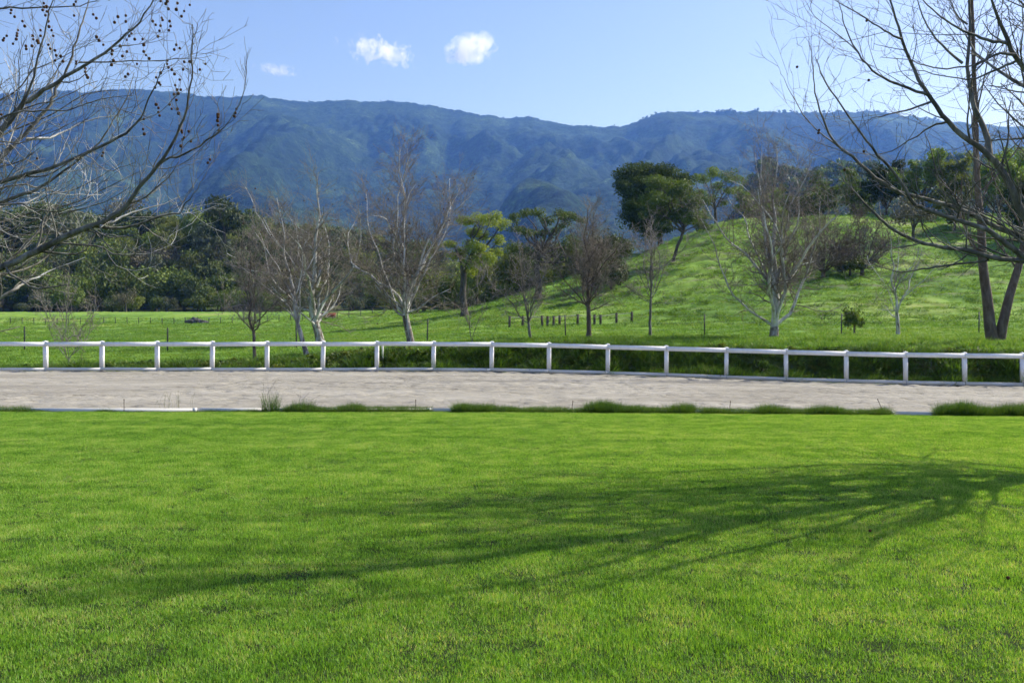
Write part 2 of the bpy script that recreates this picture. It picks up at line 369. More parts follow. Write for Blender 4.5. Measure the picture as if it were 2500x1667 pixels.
# ------------------------------------------------------------------ scatter (geometry nodes) for grass, weeds, far woods
def scatter(name, pts, rot, scl, sources, label=None):
    """one stuff object: instances of the source meshes on the given points"""
    n = len(pts)
    me = bpy.data.meshes.new(name); me.vertices.add(n); me.vertices.foreach_set('co', np.asarray(pts, np.float32).ravel())
    for an, ty, dat, key in (('rot', 'FLOAT_VECTOR', np.asarray(rot, np.float32), 'vector'), ('scl', 'FLOAT_VECTOR', np.asarray(scl, np.float32), 'vector'), ('idx', 'INT', RNG.integers(0, len(sources), n).astype(np.int32), 'value')):
        at = me.attributes.new(an, ty, 'POINT'); at.data.foreach_set(key, dat.ravel())
    o = bpy.data.objects.new(name, me); COL.objects.link(o)
    cc = bpy.data.collections.new(name + '_sources')
    for s in sources: cc.objects.link(s)
    g = bpy.data.node_groups.new(name, 'GeometryNodeTree')
    g.interface.new_socket('Geometry', in_out='INPUT', socket_type='NodeSocketGeometry')
    g.interface.new_socket('Geometry', in_out='OUTPUT', socket_type='NodeSocketGeometry')
    gi = g.nodes.new('NodeGroupInput'); go = g.nodes.new('NodeGroupOutput')
    ip = g.nodes.new('GeometryNodeInstanceOnPoints'); ci = g.nodes.new('GeometryNodeCollectionInfo')
    ci.inputs['Collection'].default_value = cc; ci.inputs['Separate Children'].default_value = True; ci.inputs['Reset Children'].default_value = True
    def na(nm, ty):
        x = g.nodes.new('GeometryNodeInputNamedAttribute'); x.data_type = ty; x.inputs['Name'].default_value = nm
        return [s for s in x.outputs if s.enabled and s.name == 'Attribute'][0]
    L = g.links.new
    L(gi.outputs[0], ip.inputs['Points']); L(ci.outputs[0], ip.inputs['Instance']); ip.inputs['Pick Instance'].default_value = True
    L(na('idx', 'INT'), ip.inputs['Instance Index']); L(na('rot', 'FLOAT_VECTOR'), ip.inputs['Rotation']); L(na('scl', 'FLOAT_VECTOR'), ip.inputs['Scale'])
    L(ip.outputs[0], go.inputs[0])
    md = o.modifiers.new('scatter', 'NODES'); md.node_group = g
    return tag(o, label, None, None, 'stuff')

def blades(n, area, h, w, lean, mat, name, rng, disc=False, curl=0.5, parent=None, link=False, segs=2):
    """a patch of n grass blades (each a bent tapered strip)"""
    if disc:
        a = rng.uniform(0, 2 * math.pi, n); r = area * np.sqrt(rng.random(n))
        bx, by = r * np.cos(a), r * np.sin(a)
    else:
        bx, by = rng.uniform(-area / 2, area / 2, n), rng.uniform(-area / 2, area / 2, n)
    hh = rng.uniform(h[0], h[1], n); ww = rng.uniform(w[0], w[1], n)
    az = rng.uniform(0, 2 * math.pi, n); ln = np.abs(rng.normal(0, lean, n)); 
    if disc:
        az = np.arctan2(by, bx) + rng.normal(0, 0.9, n); ln = ln + 0.35 * np.hypot(bx, by) / area * lean * 2
    dx, dy = np.cos(az), np.sin(az)
    fa = rng.uniform(0, 2 * math.pi, n); sx, sy = np.cos(fa), np.sin(fa)
    V = []; ts = np.linspace(0, 1, segs + 1)
    for k, tk in enumerate(ts):
        off = hh * (np.sin(ln) * tk + curl * np.sin(ln) * tk * tk); up = hh * (tk * np.cos(ln) - 0.25 * curl * tk * tk * np.sin(ln))
        cx, cy_, cz = bx + dx * off, by + dy * off, up
        wk = ww * (1 - tk ** 1.6) / 2
        if k < segs:
            V.append(np.stack([cx - sx * wk, cy_ - sy * wk, cz], -1)); V.append(np.stack([cx + sx * wk, cy_ + sy * wk, cz], -1))
        else: V.append(np.stack([cx, cy_, cz], -1))
    per = 2 * segs + 1
    V = np.stack(V, 1).reshape(-1, 3); base = (np.arange(n) * per)[:, None]
    q = [base + np.array([2 * k, 2 * k + 1, 2 * k + 3, 2 * k + 2]) for k in range(segs - 1)]
    tr = base + np.array([2 * segs - 2, 2 * segs - 1, 2 * segs])
    rv = np.repeat(rng.random(n), per).astype(np.float32)
    return mk(name, V, [np.concatenate(q), tr] if q else [tr], mat, parent, False, link, {'rnd': ('FLOAT', rv)})

M['lawn_blade'] = mat_leaf('lawn_blade', GRASS, 0.42, 2.5, 0.35, 0.5, False, (1.25, 1.15, 0.45), True)
M['weed'] = mat_leaf('weed_blade', [(0.028, 0.070, 0.012), (0.05, 0.12, 0.014), (0.085, 0.175, 0.02), (0.13, 0.21, 0.035)], 0.4, 0.5, 0.25, 0.55, False, (1.2, 1.1, 0.5))
M['weed_dark'] = mat_leaf('tussock_blade', [(0.030, 0.068, 0.014), (0.055, 0.120, 0.020), (0.090, 0.175, 0.030), (0.20, 0.22, 0.09)], 0.35, 0.7, 0.25, 0.55, False, (1.1, 1.1, 0.6))
M['pasture_blade'] = mat_leaf('pasture_blade', [(0.060, 0.140, 0.020), (0.110, 0.235, 0.030), (0.165, 0.315, 0.045), (0.24, 0.31, 0.09)], 0.4, 0.12, 0.2, 0.6, False, (1.25, 1.12, 0.5))
rg = np.random.default_rng(3)
src = [blades(3400, 0.62, (0.012, 0.037), (0.0024, 0.0042), 0.52, M['lawn_blade'], 'blade_patch', rg) for _ in range(5)]
P = []
for y in np.arange(3.0, LAWN_Y - 0.12, 0.38):
    hw = 0.53 * y + 3.2
    xs = np.arange(-hw, hw, 0.38); P.append(np.stack([xs + rg.uniform(-.1, .1, len(xs)), np.full(len(xs), y) + rg.uniform(-.1, .1, len(xs))], -1))
P = np.concatenate(P); P[:, 1] = np.minimum(P[:, 1], LAWN_Y - 0.3)
pz = low_z(P[:, 0], P[:, 1]) + 0.02 * fbm(P[:, 0] / 3, P[:, 1] / 3, 3, 31) * (1 - sstep(18, 20, P[:, 1])) - 0.004
n = len(P); hs = 0.85 + 0.35 * np.clip(0.5 + fbm(P[:, 0] / 1.3, P[:, 1] / 1.3, 2, 35), 0, 1)
scatter('lawn_grass', np.column_stack([P, pz]), np.column_stack([np.zeros((n, 2)), rg.uniform(0, 6.28, n)]), np.column_stack([np.ones((n, 2)), hs]), src, 'short mown lawn grass covering the foreground')

# ragged uncut grass along the lawn's far edge
tus = [blades(80, 0.10, (0.08, 0.24), (0.004, 0.008), 0.34, M[mm], 'tussock', rg, True) for mm in ('weed_dark', 'weed', 'weed_dark', 'weed')]
E = [(a_, b_, h_ * .80, int(k_ * 5.0)) for a_, b_, h_, k_ in [(-300,70,.20,30),(70,110,.08,8),(120,300,.05,10),(235,275,.14,8),(300,500,.06,16),(500,620,.10,14),(620,640,.1,4),(700,790,.22,24),(790,880,.22,26),(870,980,.16,26),(960,1045,.22,20),(1045,1120,.06,6),(1115,1200,.26,30),(1200,1310,.20,28),(1300,1440,.17,32),(1440,1560,.30,46),(1560,1690,.26,40),(1690,1720,.08,3),(1710,1830,.22,34),(1830,1960,.24,40),(1960,2170,.24,60),(2170,2300,.04,5),(2290,2360,.30,36),(2340,2560,.40,90),(2560,2900,.36,70)]]
P = []; S = []
for a, b, h, k in E:
    px = rg.uniform(a, b, k); yy = LAWN_Y - 0.02 + rg.uniform(-0.10, 0.30, k); P.append(np.column_stack([(px - 1250) / FPX * yy, yy])); S.append(h / 0.2 * rg.uniform(0.4, 1.1, k))
P = np.concatenate(P); S = np.concatenate(S) * (0.78 + 0.42 * sstep(-.5, .6, fbm(P[:, 0] * 1.1, P[:, 0] * 0 + .3, 4, 201))); n = len(P)
scatter('edge_grass', np.column_stack([P, low_z(P[:, 0], P[:, 1]) - 0.02]), np.column_stack([np.zeros((n, 2)), rg.uniform(0, 6.28, n)]), np.column_stack([0.75 + 0.2 * S, 0.75 + 0.2 * S, S]), tus, 'ragged uncut grass fringe between lawn and sand arena')

# ------------------------------------------------------------------ haze between here and the mountains
HAZE = 0.000108
v, f = boxes([(0, 0, (1330 - 2.2) / 2, 33000, 33000, 1330 + 2.2)])
m, t = newmat('haze_air')
pv = t.nodes.new('ShaderNodeVolumePrincipled'); pv.inputs['Color'].default_value = (0.155, 0.36, 0.98, 1); pv.inputs['Density'].default_value = HAZE
pv.inputs['Anisotropy'].default_value = 0.3; pv.inputs['Absorption Color'].default_value = (1, 1, 1, 1)
o = t.nodes.new('ShaderNodeOutputMaterial'); t.links.new(pv.outputs[0], o.inputs['Volume'])
tag(mk('haze', v, f, m), 'pale blue haze over the valley', None, None, 'stuff')

# ------------------------------------------------------------------ clouds
def cloud(px, py, Y, wpx, hpx, label, seed, dens=0.02, soft=0.5, tilt=0.0, thr=0.0):
    p = wpt(px, py, Y); sx = wpx / FPX * Y / 2; szz = hpx / FPX * Y / 2
    u = np.linspace(0, 2 * math.pi, 25); w = np.linspace(0, math.pi, 13); U, Wd = np.meshgrid(u, w)
    v, f = gridmesh(np.cos(U) * np.sin(Wd), np.sin(U) * np.sin(Wd), np.cos(Wd)); f = f[:, ::-1]
    m, t = newmat('cloud_vapour')
    tc = t.nodes.new('ShaderNodeTexCoord')
    mp = t.nodes.new('ShaderNodeMapping'); mp.inputs['Scale'].default_value = (sx / szz, 1.0, 1.0); mp.inputs['Location'].default_value = (seed * 3.1, seed, seed * 1.7)
    t.links.new(tc.outputs['Object'], mp.inputs[0])
    nz = ntex(t, mp.outputs[0], 1.5, 8, 0.66, 0.35)
    ln = N(t, 'ShaderNodeVectorMath', operation='LENGTH'); t.links.new(tc.outputs['Object'], ln.inputs[0])
    # density = smooth( noise*a - radius )
    ma = N(t, 'ShaderNodeMath', operation='MULTIPLY_ADD'); ma.inputs[1].default_value = 2.6; ma.inputs[2].default_value = -0.62 + thr
    t.links.new(nz, ma.inputs[0])
    sub = N(t, 'ShaderNodeMath', operation='SUBTRACT'); t.links.new(ma.outputs[0], sub.inputs[0]); t.links.new(ln.outputs['Value'], sub.inputs[1])
    mr = N(t, 'ShaderNodeMapRange'); mr.inputs[1].default_value = 0.0; mr.inputs[2].default_value = soft; mr.inputs[3].default_value = 0; mr.inputs[4].default_value = dens
    t.links.new(sub.outputs[0], mr.inputs[0])
    pv = t.nodes.new('ShaderNodeVolumePrincipled'); pv.inputs['Color'].default_value = (1, 1, 1, 1); pv.inputs['Anisotropy'].default_value = 0.3
    t.links.new(mr.outputs[0], pv.inputs['Density'])
    o = t.nodes.new('ShaderNodeOutputMaterial'); t.links.new(pv.outputs[0], o.inputs['Volume'])
    ob = mk('cloud', v, f, m); ob.location = p; sx *= .86; szz *= .86; ob.scale = (sx, sx * 0.6, szz); ob.rotation_euler = (0, tilt, 0)
    return tag(ob, label, 'cloud', 'small white clouds above the ridge')
CY = 12000
cloud(935, 128, CY, 330, 96, 'ragged elongated white cloud, the middle one of three', 4.3, 0.007, 0.6, R(9), -0.16)
cloud(1150, 120, CY, 170, 100, 'compact bright white cloud, the rightmost of three', 2, 0.0075, 0.5, R(-14), 0.14)
cloud(676, 172, CY, 150, 44, 'faint thin white cloud wisp, the leftmost of three', 3, 0.003, 0.6, R(6), 0.04)

# ------------------------------------------------------------------ tubes and branching
def tubes(chains, sides_of):
    """chains: list of (pts Nx3 list, radii list, level) -> verts, [quads, tris]; vectorised per (n, sides)"""
    groups = {}
    for c in chains: groups.setdefault((len(c[0]), sides_of(c[1][0])), []).append(c)
    V = []; F = []; off = 0
    for (n, k), cs in groups.items():
        Pn = np.array([c[0] for c in cs], float); Rn = np.array([c[1] for c in cs], float)
        Tn = np.gradient(Pn, axis=1); Tn /= np.linalg.norm(Tn, axis=2, keepdims=True) + 1e-9
        ref = np.where(np.abs(Tn[:, :1, 2:3]) > 0.9, np.array([1.0, 0, 0]), np.array([0, 0, 1.0]))
        ref = np.broadcast_to(ref, Tn.shape)
        A = np.cross(Tn, ref); A /= np.linalg.norm(A, axis=2, keepdims=True) + 1e-9
        Bn = np.cross(Tn, A)
        an = np.arange(k) * 2 * math.pi / k
        ring = Pn[:, :, None, :] + Rn[:, :, None, None] * (A[:, :, None, :] * np.cos(an)[None, None, :, None] + Bn[:, :, None, :] * np.sin(an)[None, None, :, None])
        C = len(cs); V.append(ring.reshape(-1, 3))
        idx = off + np.arange(C * n * k).reshape(C, n, k)
        a = idx[:, :-1, :]; b = np.roll(a, -1, 2); d = idx[:, 1:, :]; e = np.roll(d, -1, 2)
        F.append(np.stack([a, d, e, b], -1).reshape(-1, 4)); off += C * n * k
    return np.concatenate(V), np.concatenate(F)
def sides(r): return 10 if r > 0.12 else 8 if r > 0.05 else 6 if r > 0.02 else 4 if r > 0.008 else 3

def catmull(p, per=4):
    p = [Vector(q) for q in p]; q = [2 * p[0] - p[1]] + p + [2 * p[-1] - p[-2]]; o = []
    for i in range(1, len(q) - 2):
        for k in range(per):
            t = k / per
            o.append(0.5 * ((2 * q[i]) + (q[i + 1] - q[i - 1]) * t + (2 * q[i - 1] - 5 * q[i] + 4 * q[i + 1] - q[i + 2]) * t * t + (3 * q[i] - q[i - 1] - 3 * q[i + 1] + q[i + 2]) * t ** 3))
    o.append(p[-1]); return o

def chain_from(pts, r0, r1, rnd, wob=0.0, pw=0.8):
    n = len(pts); o = []; rr = []
    for i, p in enumerate(pts):
        t = i / (n - 1)
        o.append(Vector(p) + Vector((rnd.gauss(0, wob), rnd.gauss(0, wob), rnd.gauss(0, wob))) * (0 < i < n - 1)); rr.append(r0 + (r1 - r0) * t ** pw)
    return (o, rr)

def grow(p, d, L, r0, r1, rnd, segs=6, wob=0.18, up=0.12):
    pts = [p.copy()]; rr = [r0]; d = d.normalized(); st = L / segs
    for i in range(segs):
        d = (d + Vector((rnd.gauss(0, wob), rnd.gauss(0, wob), rnd.gauss(0, wob) + up))).normalized()
        p = p + d * st; pts.append(p.copy()); rr.append(r0 + (r1 - r0) * (i + 1) / segs)
    return (pts, rr)

def sprout(ch, specs, rnd, outl, rmin=0.0029, tap=0.85):
    """side branches on a chain; specs = [(per_metre, (lmin,lmax), (amin,amax), up, wob, segs, rfac, start), ...]"""
    if not specs: return
    per, ll, ang, up, wob, segs, rf, start = specs[0]
    pts, rr = ch
    seg = [(pts[i + 1] - pts[i]).length for i in range(len(pts) - 1)]; tot = sum(seg)
    n = max(1, int(round(per * tot * (1 - start) + rnd.uniform(-0.5, 0.5))))
    for k in range(n):
        t = start + (1 - start) * (k + rnd.random()) / n
        s = t * tot; i = 0
        while i < len(seg) - 1 and s > seg[i]: s -= seg[i]; i += 1
        u = min(1, s / max(seg[i], 1e-6)); p = pts[i].lerp(pts[i + 1], u); r = rr[i] + (rr[i + 1] - rr[i]) * u
        d = (pts[i + 1] - pts[i]).normalized()
        q = Vector((rnd.gauss(0, 1), rnd.gauss(0, 1), rnd.gauss(0, 1) + 0.25)); q = (q - d * q.dot(d)).normalized()
        a = R(rnd.uniform(*ang)); nd = d * math.cos(a) + q * math.sin(a)
        L = rnd.uniform(*ll) * (1.2 - tap * t)
        rb = max(min(r * rf * rnd.uniform(0.7, 1.05), L * 0.03), rmin)
        c = grow(p, nd, L, rb, max(rb * 0.4, rmin * 0.6), rnd, segs, wob, up); outl.append(c)
        sprout(c, specs[1:], rnd, outl, rmin, tap)

def part(name, chains, mat, parent, org):
    v, f = tubes([([tuple(p - org) for p in c[0]], c[1]) for c in chains], sides)
    return mk(name, v, f, mat, parent, True)

M['syc_bark'] = mat_bark('sycamore_bark', [(0.085, 0.068, 0.052), (0.15, 0.13, 0.108), (0.42, 0.40, 0.365), (0.62, 0.60, 0.56)], 5.0, 0.01)
M['grey_bark'] = mat_bark('grey_green_bark', [(0.070, 0.067, 0.055), (0.125, 0.121, 0.102), (0.21, 0.205, 0.178), (0.37, 0.36, 0.33)], 6.0, 0.01)
M['brown_bark'] = mat_bark('brown_bark', [(0.075, 0.055, 0.042), (0.13, 0.10, 0.08), (0.20, 0.165, 0.135)], 5.0, 0.02)
M['oak_bark'] = mat_bark('oak_bark', [(0.045, 0.038, 0.030), (0.085, 0.072, 0.058), (0.14, 0.125, 0.105)], 5.0, 0.03)
M['twig'] = mat_bark('twig_bark', [(0.15, 0.128, 0.11), (0.235, 0.208, 0.182), (0.36, 0.325, 0.29)], 3.0, 0.002)
M['white_bark'] = mat_bark('white_sycamore_bark', [(0.13, 0.115, 0.095), (0.33, 0.325, 0.305), (0.54, 0.54, 0.52), (0.70, 0.70, 0.68)], 3.0, 0.01)
M['twig_red'] = mat_bark('russet_twig_bark', [(0.120, 0.100, 0.080), (0.195, 0.168, 0.138), (0.30, 0.27, 0.23)], 3.0, 0.002)
M['seed'] = mat_plain('seed_ball_brown', (0.10, 0.055, 0.028), 0.95, 0.5, 60, 0.1, 0.004)

# round spiky seed ball, shared by all
import bmesh
bm = bmesh.new(); bmesh.ops.create_icosphere(bm, subdivisions=2, radius=0.0155)
for k, vv_ in enumerate(bm.verts): vv_.co *= 1.0 + 0.10 * math.sin(k * 12.9898) 
SEED = bpy.data.meshes.new('seed_ball'); bm.to_mesh(SEED); bm.free(); SEED.materials.append(M['seed'])
def seed_ball(parent, loc, s=1.0):
    o = bpy.data.objects.new('seed_ball', SEED); COL.objects.link(o); o.parent = parent; o.location = loc; o.scale = (s, s, s * 1.05); return o

# ------------------------------------------------------------------ foreground tree on the left (trunk just out of frame)
rnd = random.Random(5)
LT = Vector((-7.7, 11.6, 0.0))
lt = empty('sycamore_tree', LT, 0, 'leafless sycamore at left edge with dark seed balls hanging over the mountain', 'tree')
F0 = Vector((-7.5, 11.5, 1.35))
tr = chain_from(catmull([LT + Vector((0, 0, -0.1)), LT + Vector((0.02, 0, 0.6)), F0, Vector((-7.6, 11.5, 3.2)), Vector((-7.5, 11.7, 5.5)), Vector((-7.7, 11.8, 8.0))]), 0.22, 0.05, rnd)
tr[1][0] = 0.30; tr[1][1] = 0.26
part('trunk', [tr], M['syc_bark'], lt, LT)
# limbs traced as (px, py) with depth at start and end and radius at start and end
LL = [
 ([(-180,560),(0,321),(49,263),(115,219),(153,189),(214,159),(274,110),(323,71),(367,16),(400,-60)], 11.6, 11.0, .050, .012),
 ([(-220,610),(-60,450),(0,392),(16,370),(41,351),(71,315),(115,269),(129,230),(153,189),(175,137),(192,82),(206,44),(217,0),(235,-70)], 11.5, 12.2, .052, .010),
 ([(-200,560),(-40,380),(55,255),(79,192),(101,110),(118,44),(129,0),(140,-60)], 11.4, 10.8, .034, .008),
 ([(63,340),(121,337),(153,321),(219,296),(300,280)], 11.7, 12.4, .024, .006),
 ([(-220,520),(0,445),(58,430),(137,406),(230,365),(291,337),(337,299),(351,263),(384,203),(395,175),(420,110)], 11.5, 10.4, .040, .007),
 ([(-220,590),(0,494),(66,475),(110,450),(153,420),(230,365),(263,310),(300,262),(323,200),(335,130)], 11.6, 11.9, .036, .006),
 ([(-240,760),(0,653),(82,617),(165,574),(228,552),(280,527),(315,494),(335,461),(370,420),(411,367),(439,310),(461,241),(466,165),(472,82),(463,22)], 11.4, 10.2, .062, .008),
 ([(340,458),(395,395),(450,378),(502,345),(548,310),(584,255),(606,192)], 10.9, 10.5, .024, .004),
 ([(-250,860),(0,727),(36,705),(82,683),(115,661),(190,640),(240,600)], 11.6, 12.6, .042, .008),
 ([(244,554),(280,538),(323,519),(380,505),(440,480)], 11.0, 11.6, .024, .005),
 ([(228,552),(302,557),(406,524),(439,521),(452,497),(480,461),(505,420)], 11.1, 10.8, .024, .004),
 ([(100,600),(132,593),(233,601),(274,617),(318,623),(372,605),(425,578)], 11.3, 10.9, .018, .004),
 ([(-260,120),(-60,40),(0,22),(82,19),(153,16),(214,11),(300,-20)], 11.8, 11.2, .026, .007),
 ([(192,153),(288,151),(384,148),(452,144),(500,150)], 11.2, 10.6, .012, .004),
 ([(-200,330),(0,250),(60,190),(120,150),(210,120),(290,40)], 12.4, 12.8, .022, .006),
 ([(-220,640),(-40,560),(60,520),(150,508),(240,470),(330,420),(420,400)], 12.6, 13.2, .028, .006),
 ([(-220,720),(0,600),(90,560),(150,500),(190,440)], 12.8, 13.2, .026, .006),
 ([(-200,420),(-20,340),(90,300),(180,240),(260,225),(340,215)], 12.8, 13.4, .024, .006),
 ([(-220,540),(0,500),(60,505),(120,520),(200,500),(270,465)], 10.6, 10.2, .020, .005),
 ([(-230,660),(-20,580),(70,545),(150,520),(230,505),(300,470),(345,430)], 12.2, 11.6, .026, .005),
 ([(-230,780),(-20,690),(60,640),(130,628),(200,590),(250,545)], 12.0, 12.4, .026, .005),
 ([(-230,560),(-20,470),(60,450),(130,470),(200,455),(280,410),(330,370)], 12.4, 12.9, .024, .005),
 ([(-230,420),(-20,300),(80,270),(150,275),(220,250),(300,230),(370,250)], 11.0, 10.6, .020, .005),
]
SP = [(4.2, (0.55, 1.6), (25, 60), 0.10, 0.17, 7, 0.45, 0.10), (5.0, (0.22, 0.75), (25, 62), 0.08, 0.17, 5, 0.6, 0.10), (4.2, (0.10, 0.34), (25, 60), 0.05, 0.15, 3, 0.7, 0.15)]
twigs = []; pale = []
for k, (pp, y0, y1, r0, r1) in enumerate(LL):
    n = len(pp); pts = catmull([wpt(a, b, y0 + (y1 - y0) * i / (n - 1)) for i, (a, b) in enumerate(pp)], 3)
    if pp[0][0] < -150: pts = catmull([Vector((-7.55, 11.5, max(1.2, pts[0].z - 0.55)))] + pts[1::3], 3)
    ch = chain_from(pts, r0 * .78, r1 * .6, rnd, 0.006)
    sub = []; sprout(ch, SP[:1], rnd, sub)
    part('limb', [ch], M['white_bark'] if k in (3, 8, 9) else M['grey_bark'], lt, LT)
    tgt = pale if max(b_ for a_, b_ in pp[1:]) > 430 and k % 2 else twigs
    tgt += sub
    for c in sub: sprout(c, SP[1:], rnd, tgt)
# high limbs above the frame
for k in range(12):
    a = rnd.uniform(0, 6.28); ch = grow(Vector((-7.55, 11.6, rnd.uniform(3.0, 7.0))), Vector((math.cos(a), math.sin(a), 1.0)), rnd.uniform(2.0, 3.6), .045, .01, rnd, 8, .12, .1)
    part('limb', [ch], M['syc_bark'], lt, LT); sub = []; sprout(ch, SP, rnd, sub); twigs += sub
tw = part('twigs', twigs, M['grey_bark'], lt, LT); tw['kind'] = 'stuff'
tw = part('pale_twigs', pale, M['white_bark'], lt, LT); tw['kind'] = 'stuff'; tw['label'] = 'whitish sunlit twigs of the lower limbs'
SB = [(390,60),(380,120),(415,90),(430,220),(360,300),(290,350),(360,350),(460,300),(200,220),(160,300),(150,350),(60,350),(230,440),(285,440),(430,430),(490,480),(540,530),(680,580),(760,640),(770,700),(660,170),(690,20),(970,20),(830,160),(1050,180),(1020,230),(1120,170),(860,360),(920,430),(1010,570),(1000,480),(1070,440),(1090,530),(1130,490),(1170,330),(1200,380),(1180,290),(1150,300),(1270,380),(1280,430),(1280,490),(1360,220),(1440,190),(1430,260),(1510,220),(1500,110),(1580,60),(1570,115),(1640,130),(1690,75),(1430,40),(1480,10),(1570,430),(1600,460),(1140,690),(1220,600),(1490,570),(1530,650),(1640,580),(1690,580),(1630,650),(1430,680),(1390,720),(1780,650),(1830,600),(1600,740),(1560,790),(1610,830),(1380,810),(1550,870),(1390,960),(1410,1030),(1510,960),(1580,1000),(1280,1090),(1275,1180),(1600,1150),(1620,1210),(1680,1200),(1700,1290),(1610,1330),(1940,1050),(1940,1110),(2105,1000),(1870,1450),(920,1390),(330,1440),(10,1050),(100,120),(130,180)]
stalks = []
for a, b in SB:
    Y = rnd.uniform(10.4, 11.8); p = wpt(a / 3.647, b / 3.647 - 8, Y); p0 = p + Vector((rnd.uniform(-.02, .02), 0, rnd.uniform(.05, .12))); last = p0
    for q in range(rnd.choice((1, 1, 2, 2, 3))):
        o = seed_ball(lt, p - LT, rnd.uniform(0.85, 1.2)); stalks.append(([last, last.lerp(p, .5), p.copy()], [.0022, .002, .0018])); last = p.copy()
        p = p + Vector((rnd.uniform(-.034, .034), rnd.uniform(-.02, .02), -rnd.uniform(.022, .065)))
part('seed_stalks', stalks, M['twig'], lt, LT)['kind'] = 'stuff'

# ------------------------------------------------------------------ foreground tree on the right (trunk just out of frame)
RT = Vector((8.6, 12.5, -0.1))
rt = empty('sycamore_tree', RT, 0, 'leafless grey sycamore reaching in from the right edge, shading the lawn', 'tree')
tr = chain_from(catmull([RT + Vector((0, 0, -0.1)), RT + Vector((0, 0, 0.7)), Vector((8.5, 12.4, 2.3)), Vector((8.3, 11.9, 4.2)), Vector((8.0, 11.4, 6.0)), Vector((7.9, 11.1, 7.6)), Vector((8.0, 11.2, 8.8))]), 0.25, 0.05, rnd, 0, 1.0)
tr[1][0] = 0.33; tr[1][1] = 0.28
part('trunk', [tr], M['grey_bark'], rt, RT)
RL = [
 ([(2880,700),(2640,640),(2500,635),(2412,629),(2323,603),(2262,597),(2180,562),(2148,533),(2113,498),(2068,450),(2053,427),(2044,400)], 12.5, 11.8, .060, .008),
 ([(2412,629),(2403,637),(2304,648),(2253,657),(2199,664),(2170,657),(2110,640)], 12.3, 12.8, .024, .006),
 ([(2860,760),(2600,680),(2500,622),(2441,584),(2393,552),(2301,526),(2246,504),(2218,485),(2187,421),(2123,360),(2091,306),(2040,236),(2002,178),(1985,120)], 12.4, 11.2, .060, .007),
 ([(2860,720),(2600,620),(2500,581),(2412,546),(2323,501),(2243,482),(2171,459),(2123,418),(2059,367),(2024,328),(2002,271),(1986,204),(1984,153),(1976,90)], 12.8, 12.6, .060, .007),
 ([(2059,367),(1990,315),(1950,262),(1925,215),(1905,180)], 12.7, 12.8, .014, .004),
 ([(2820,780),(2580,640),(2490,497),(2458,437),(2416,379),(2372,347),(2311,296),(2273,239),(2231,169),(2203,96),(2180,19),(2160,-60)], 12.5, 12.0, .085, .016),
 ([(2416,379),(2410,335),(2381,265),(2368,207),(2362,160),(2368,80),(2366,0),(2372,-80)], 12.4, 12.8, .055, .018),
 ([(2760,560),(2600,330),(2500,166),(2461,105),(2439,48),(2420,0),(2400,-80)], 12.2, 11.6, .065, .018),
 ([(2455,105),(2410,99),(2369,83),(2324,61),(2282,29),(2254,0),(2220,-50)], 11.8, 11.4, .028, .007),
 ([(2477,134),(2442,131),(2397,150),(2362,163),(2282,166),(2222,147),(2150,140)], 11.9, 11.3, .026, .005),
 ([(2480,150),(2442,166),(2394,188),(2359,193),(2298,185),(2238,172),(2170,180)], 12.0, 12.4, .022, .005),
 ([(2273,236),(2219,217),(2171,198),(2130,172),(2094,128),(2066,73),(2056,32),(2040,-20)], 12.2, 11.6, .026, .006),
 ([(2203,96),(2171,83),(2130,57),(2075,22),(2034,0),(1990,-30)], 12.0, 11.5, .022, .006),
 ([(2273,249),(2225,265),(2187,277),(2130,290),(2080,330)], 12.2, 11.7, .020, .004),
 ([(2311,298),(2273,309),(2219,344),(2155,376),(2080,372)], 12.3, 12.9, .020, .004),
 ([(2094,128),(2040,80),(1990,40),(1965,0)], 11.8, 11.4, .012, .004),
 ([(2350,155),(2300,110),(2262,60),(2240,0),(2230,-40)], 12.6, 13.0, .024, .008),
 ([(2362,60),(2335,35),(2318,0),(2300,-40)], 12.7, 13.0, .018, .008),
 ([(2880,420),(2650,345),(2500,340),(2420,345),(2372,350),(2300,380)], 12.7, 13.2, .030, .006),
 ([(2870,690),(2620,560),(2520,540),(2450,610),(2380,640),(2320,700)], 13.2, 13.8, .030, .006),
]
SPR = [(3.6, (0.6, 1.8), (26, 62), 0.10, 0.15, 7, 0.42, 0.16), (4.4, (0.25, 0.85), (26, 62), 0.07, 0.16, 5, 0.6, 0.12), (3.6, (0.10, 0.36), (25, 60), 0.04, 0.14, 3, 0.7, 0.15)]
twigs = []
for k, (pp, y0, y1, r0, r1) in enumerate(RL):
    n = len(pp); pts = catmull([wpt(a, b, y0 + (y1 - y0) * i / (n - 1)) for i, (a, b) in enumerate(pp)], 3)
    if pp[0][0] > 2700:
        zz = min(max(pts[0].z, 1.8), 5.0); q = tr[0]; b0 = min(q, key=lambda w: abs(w.z - zz)); pts = catmull([b0] + pts[2::3], 3)
    ch = chain_from(pts, r0 * .78, r1 * .6, rnd, 0.005); part('limb', [ch], M['grey_bark'], rt, RT)
    sub = []; sprout(ch, SPR, rnd, sub); twigs += sub
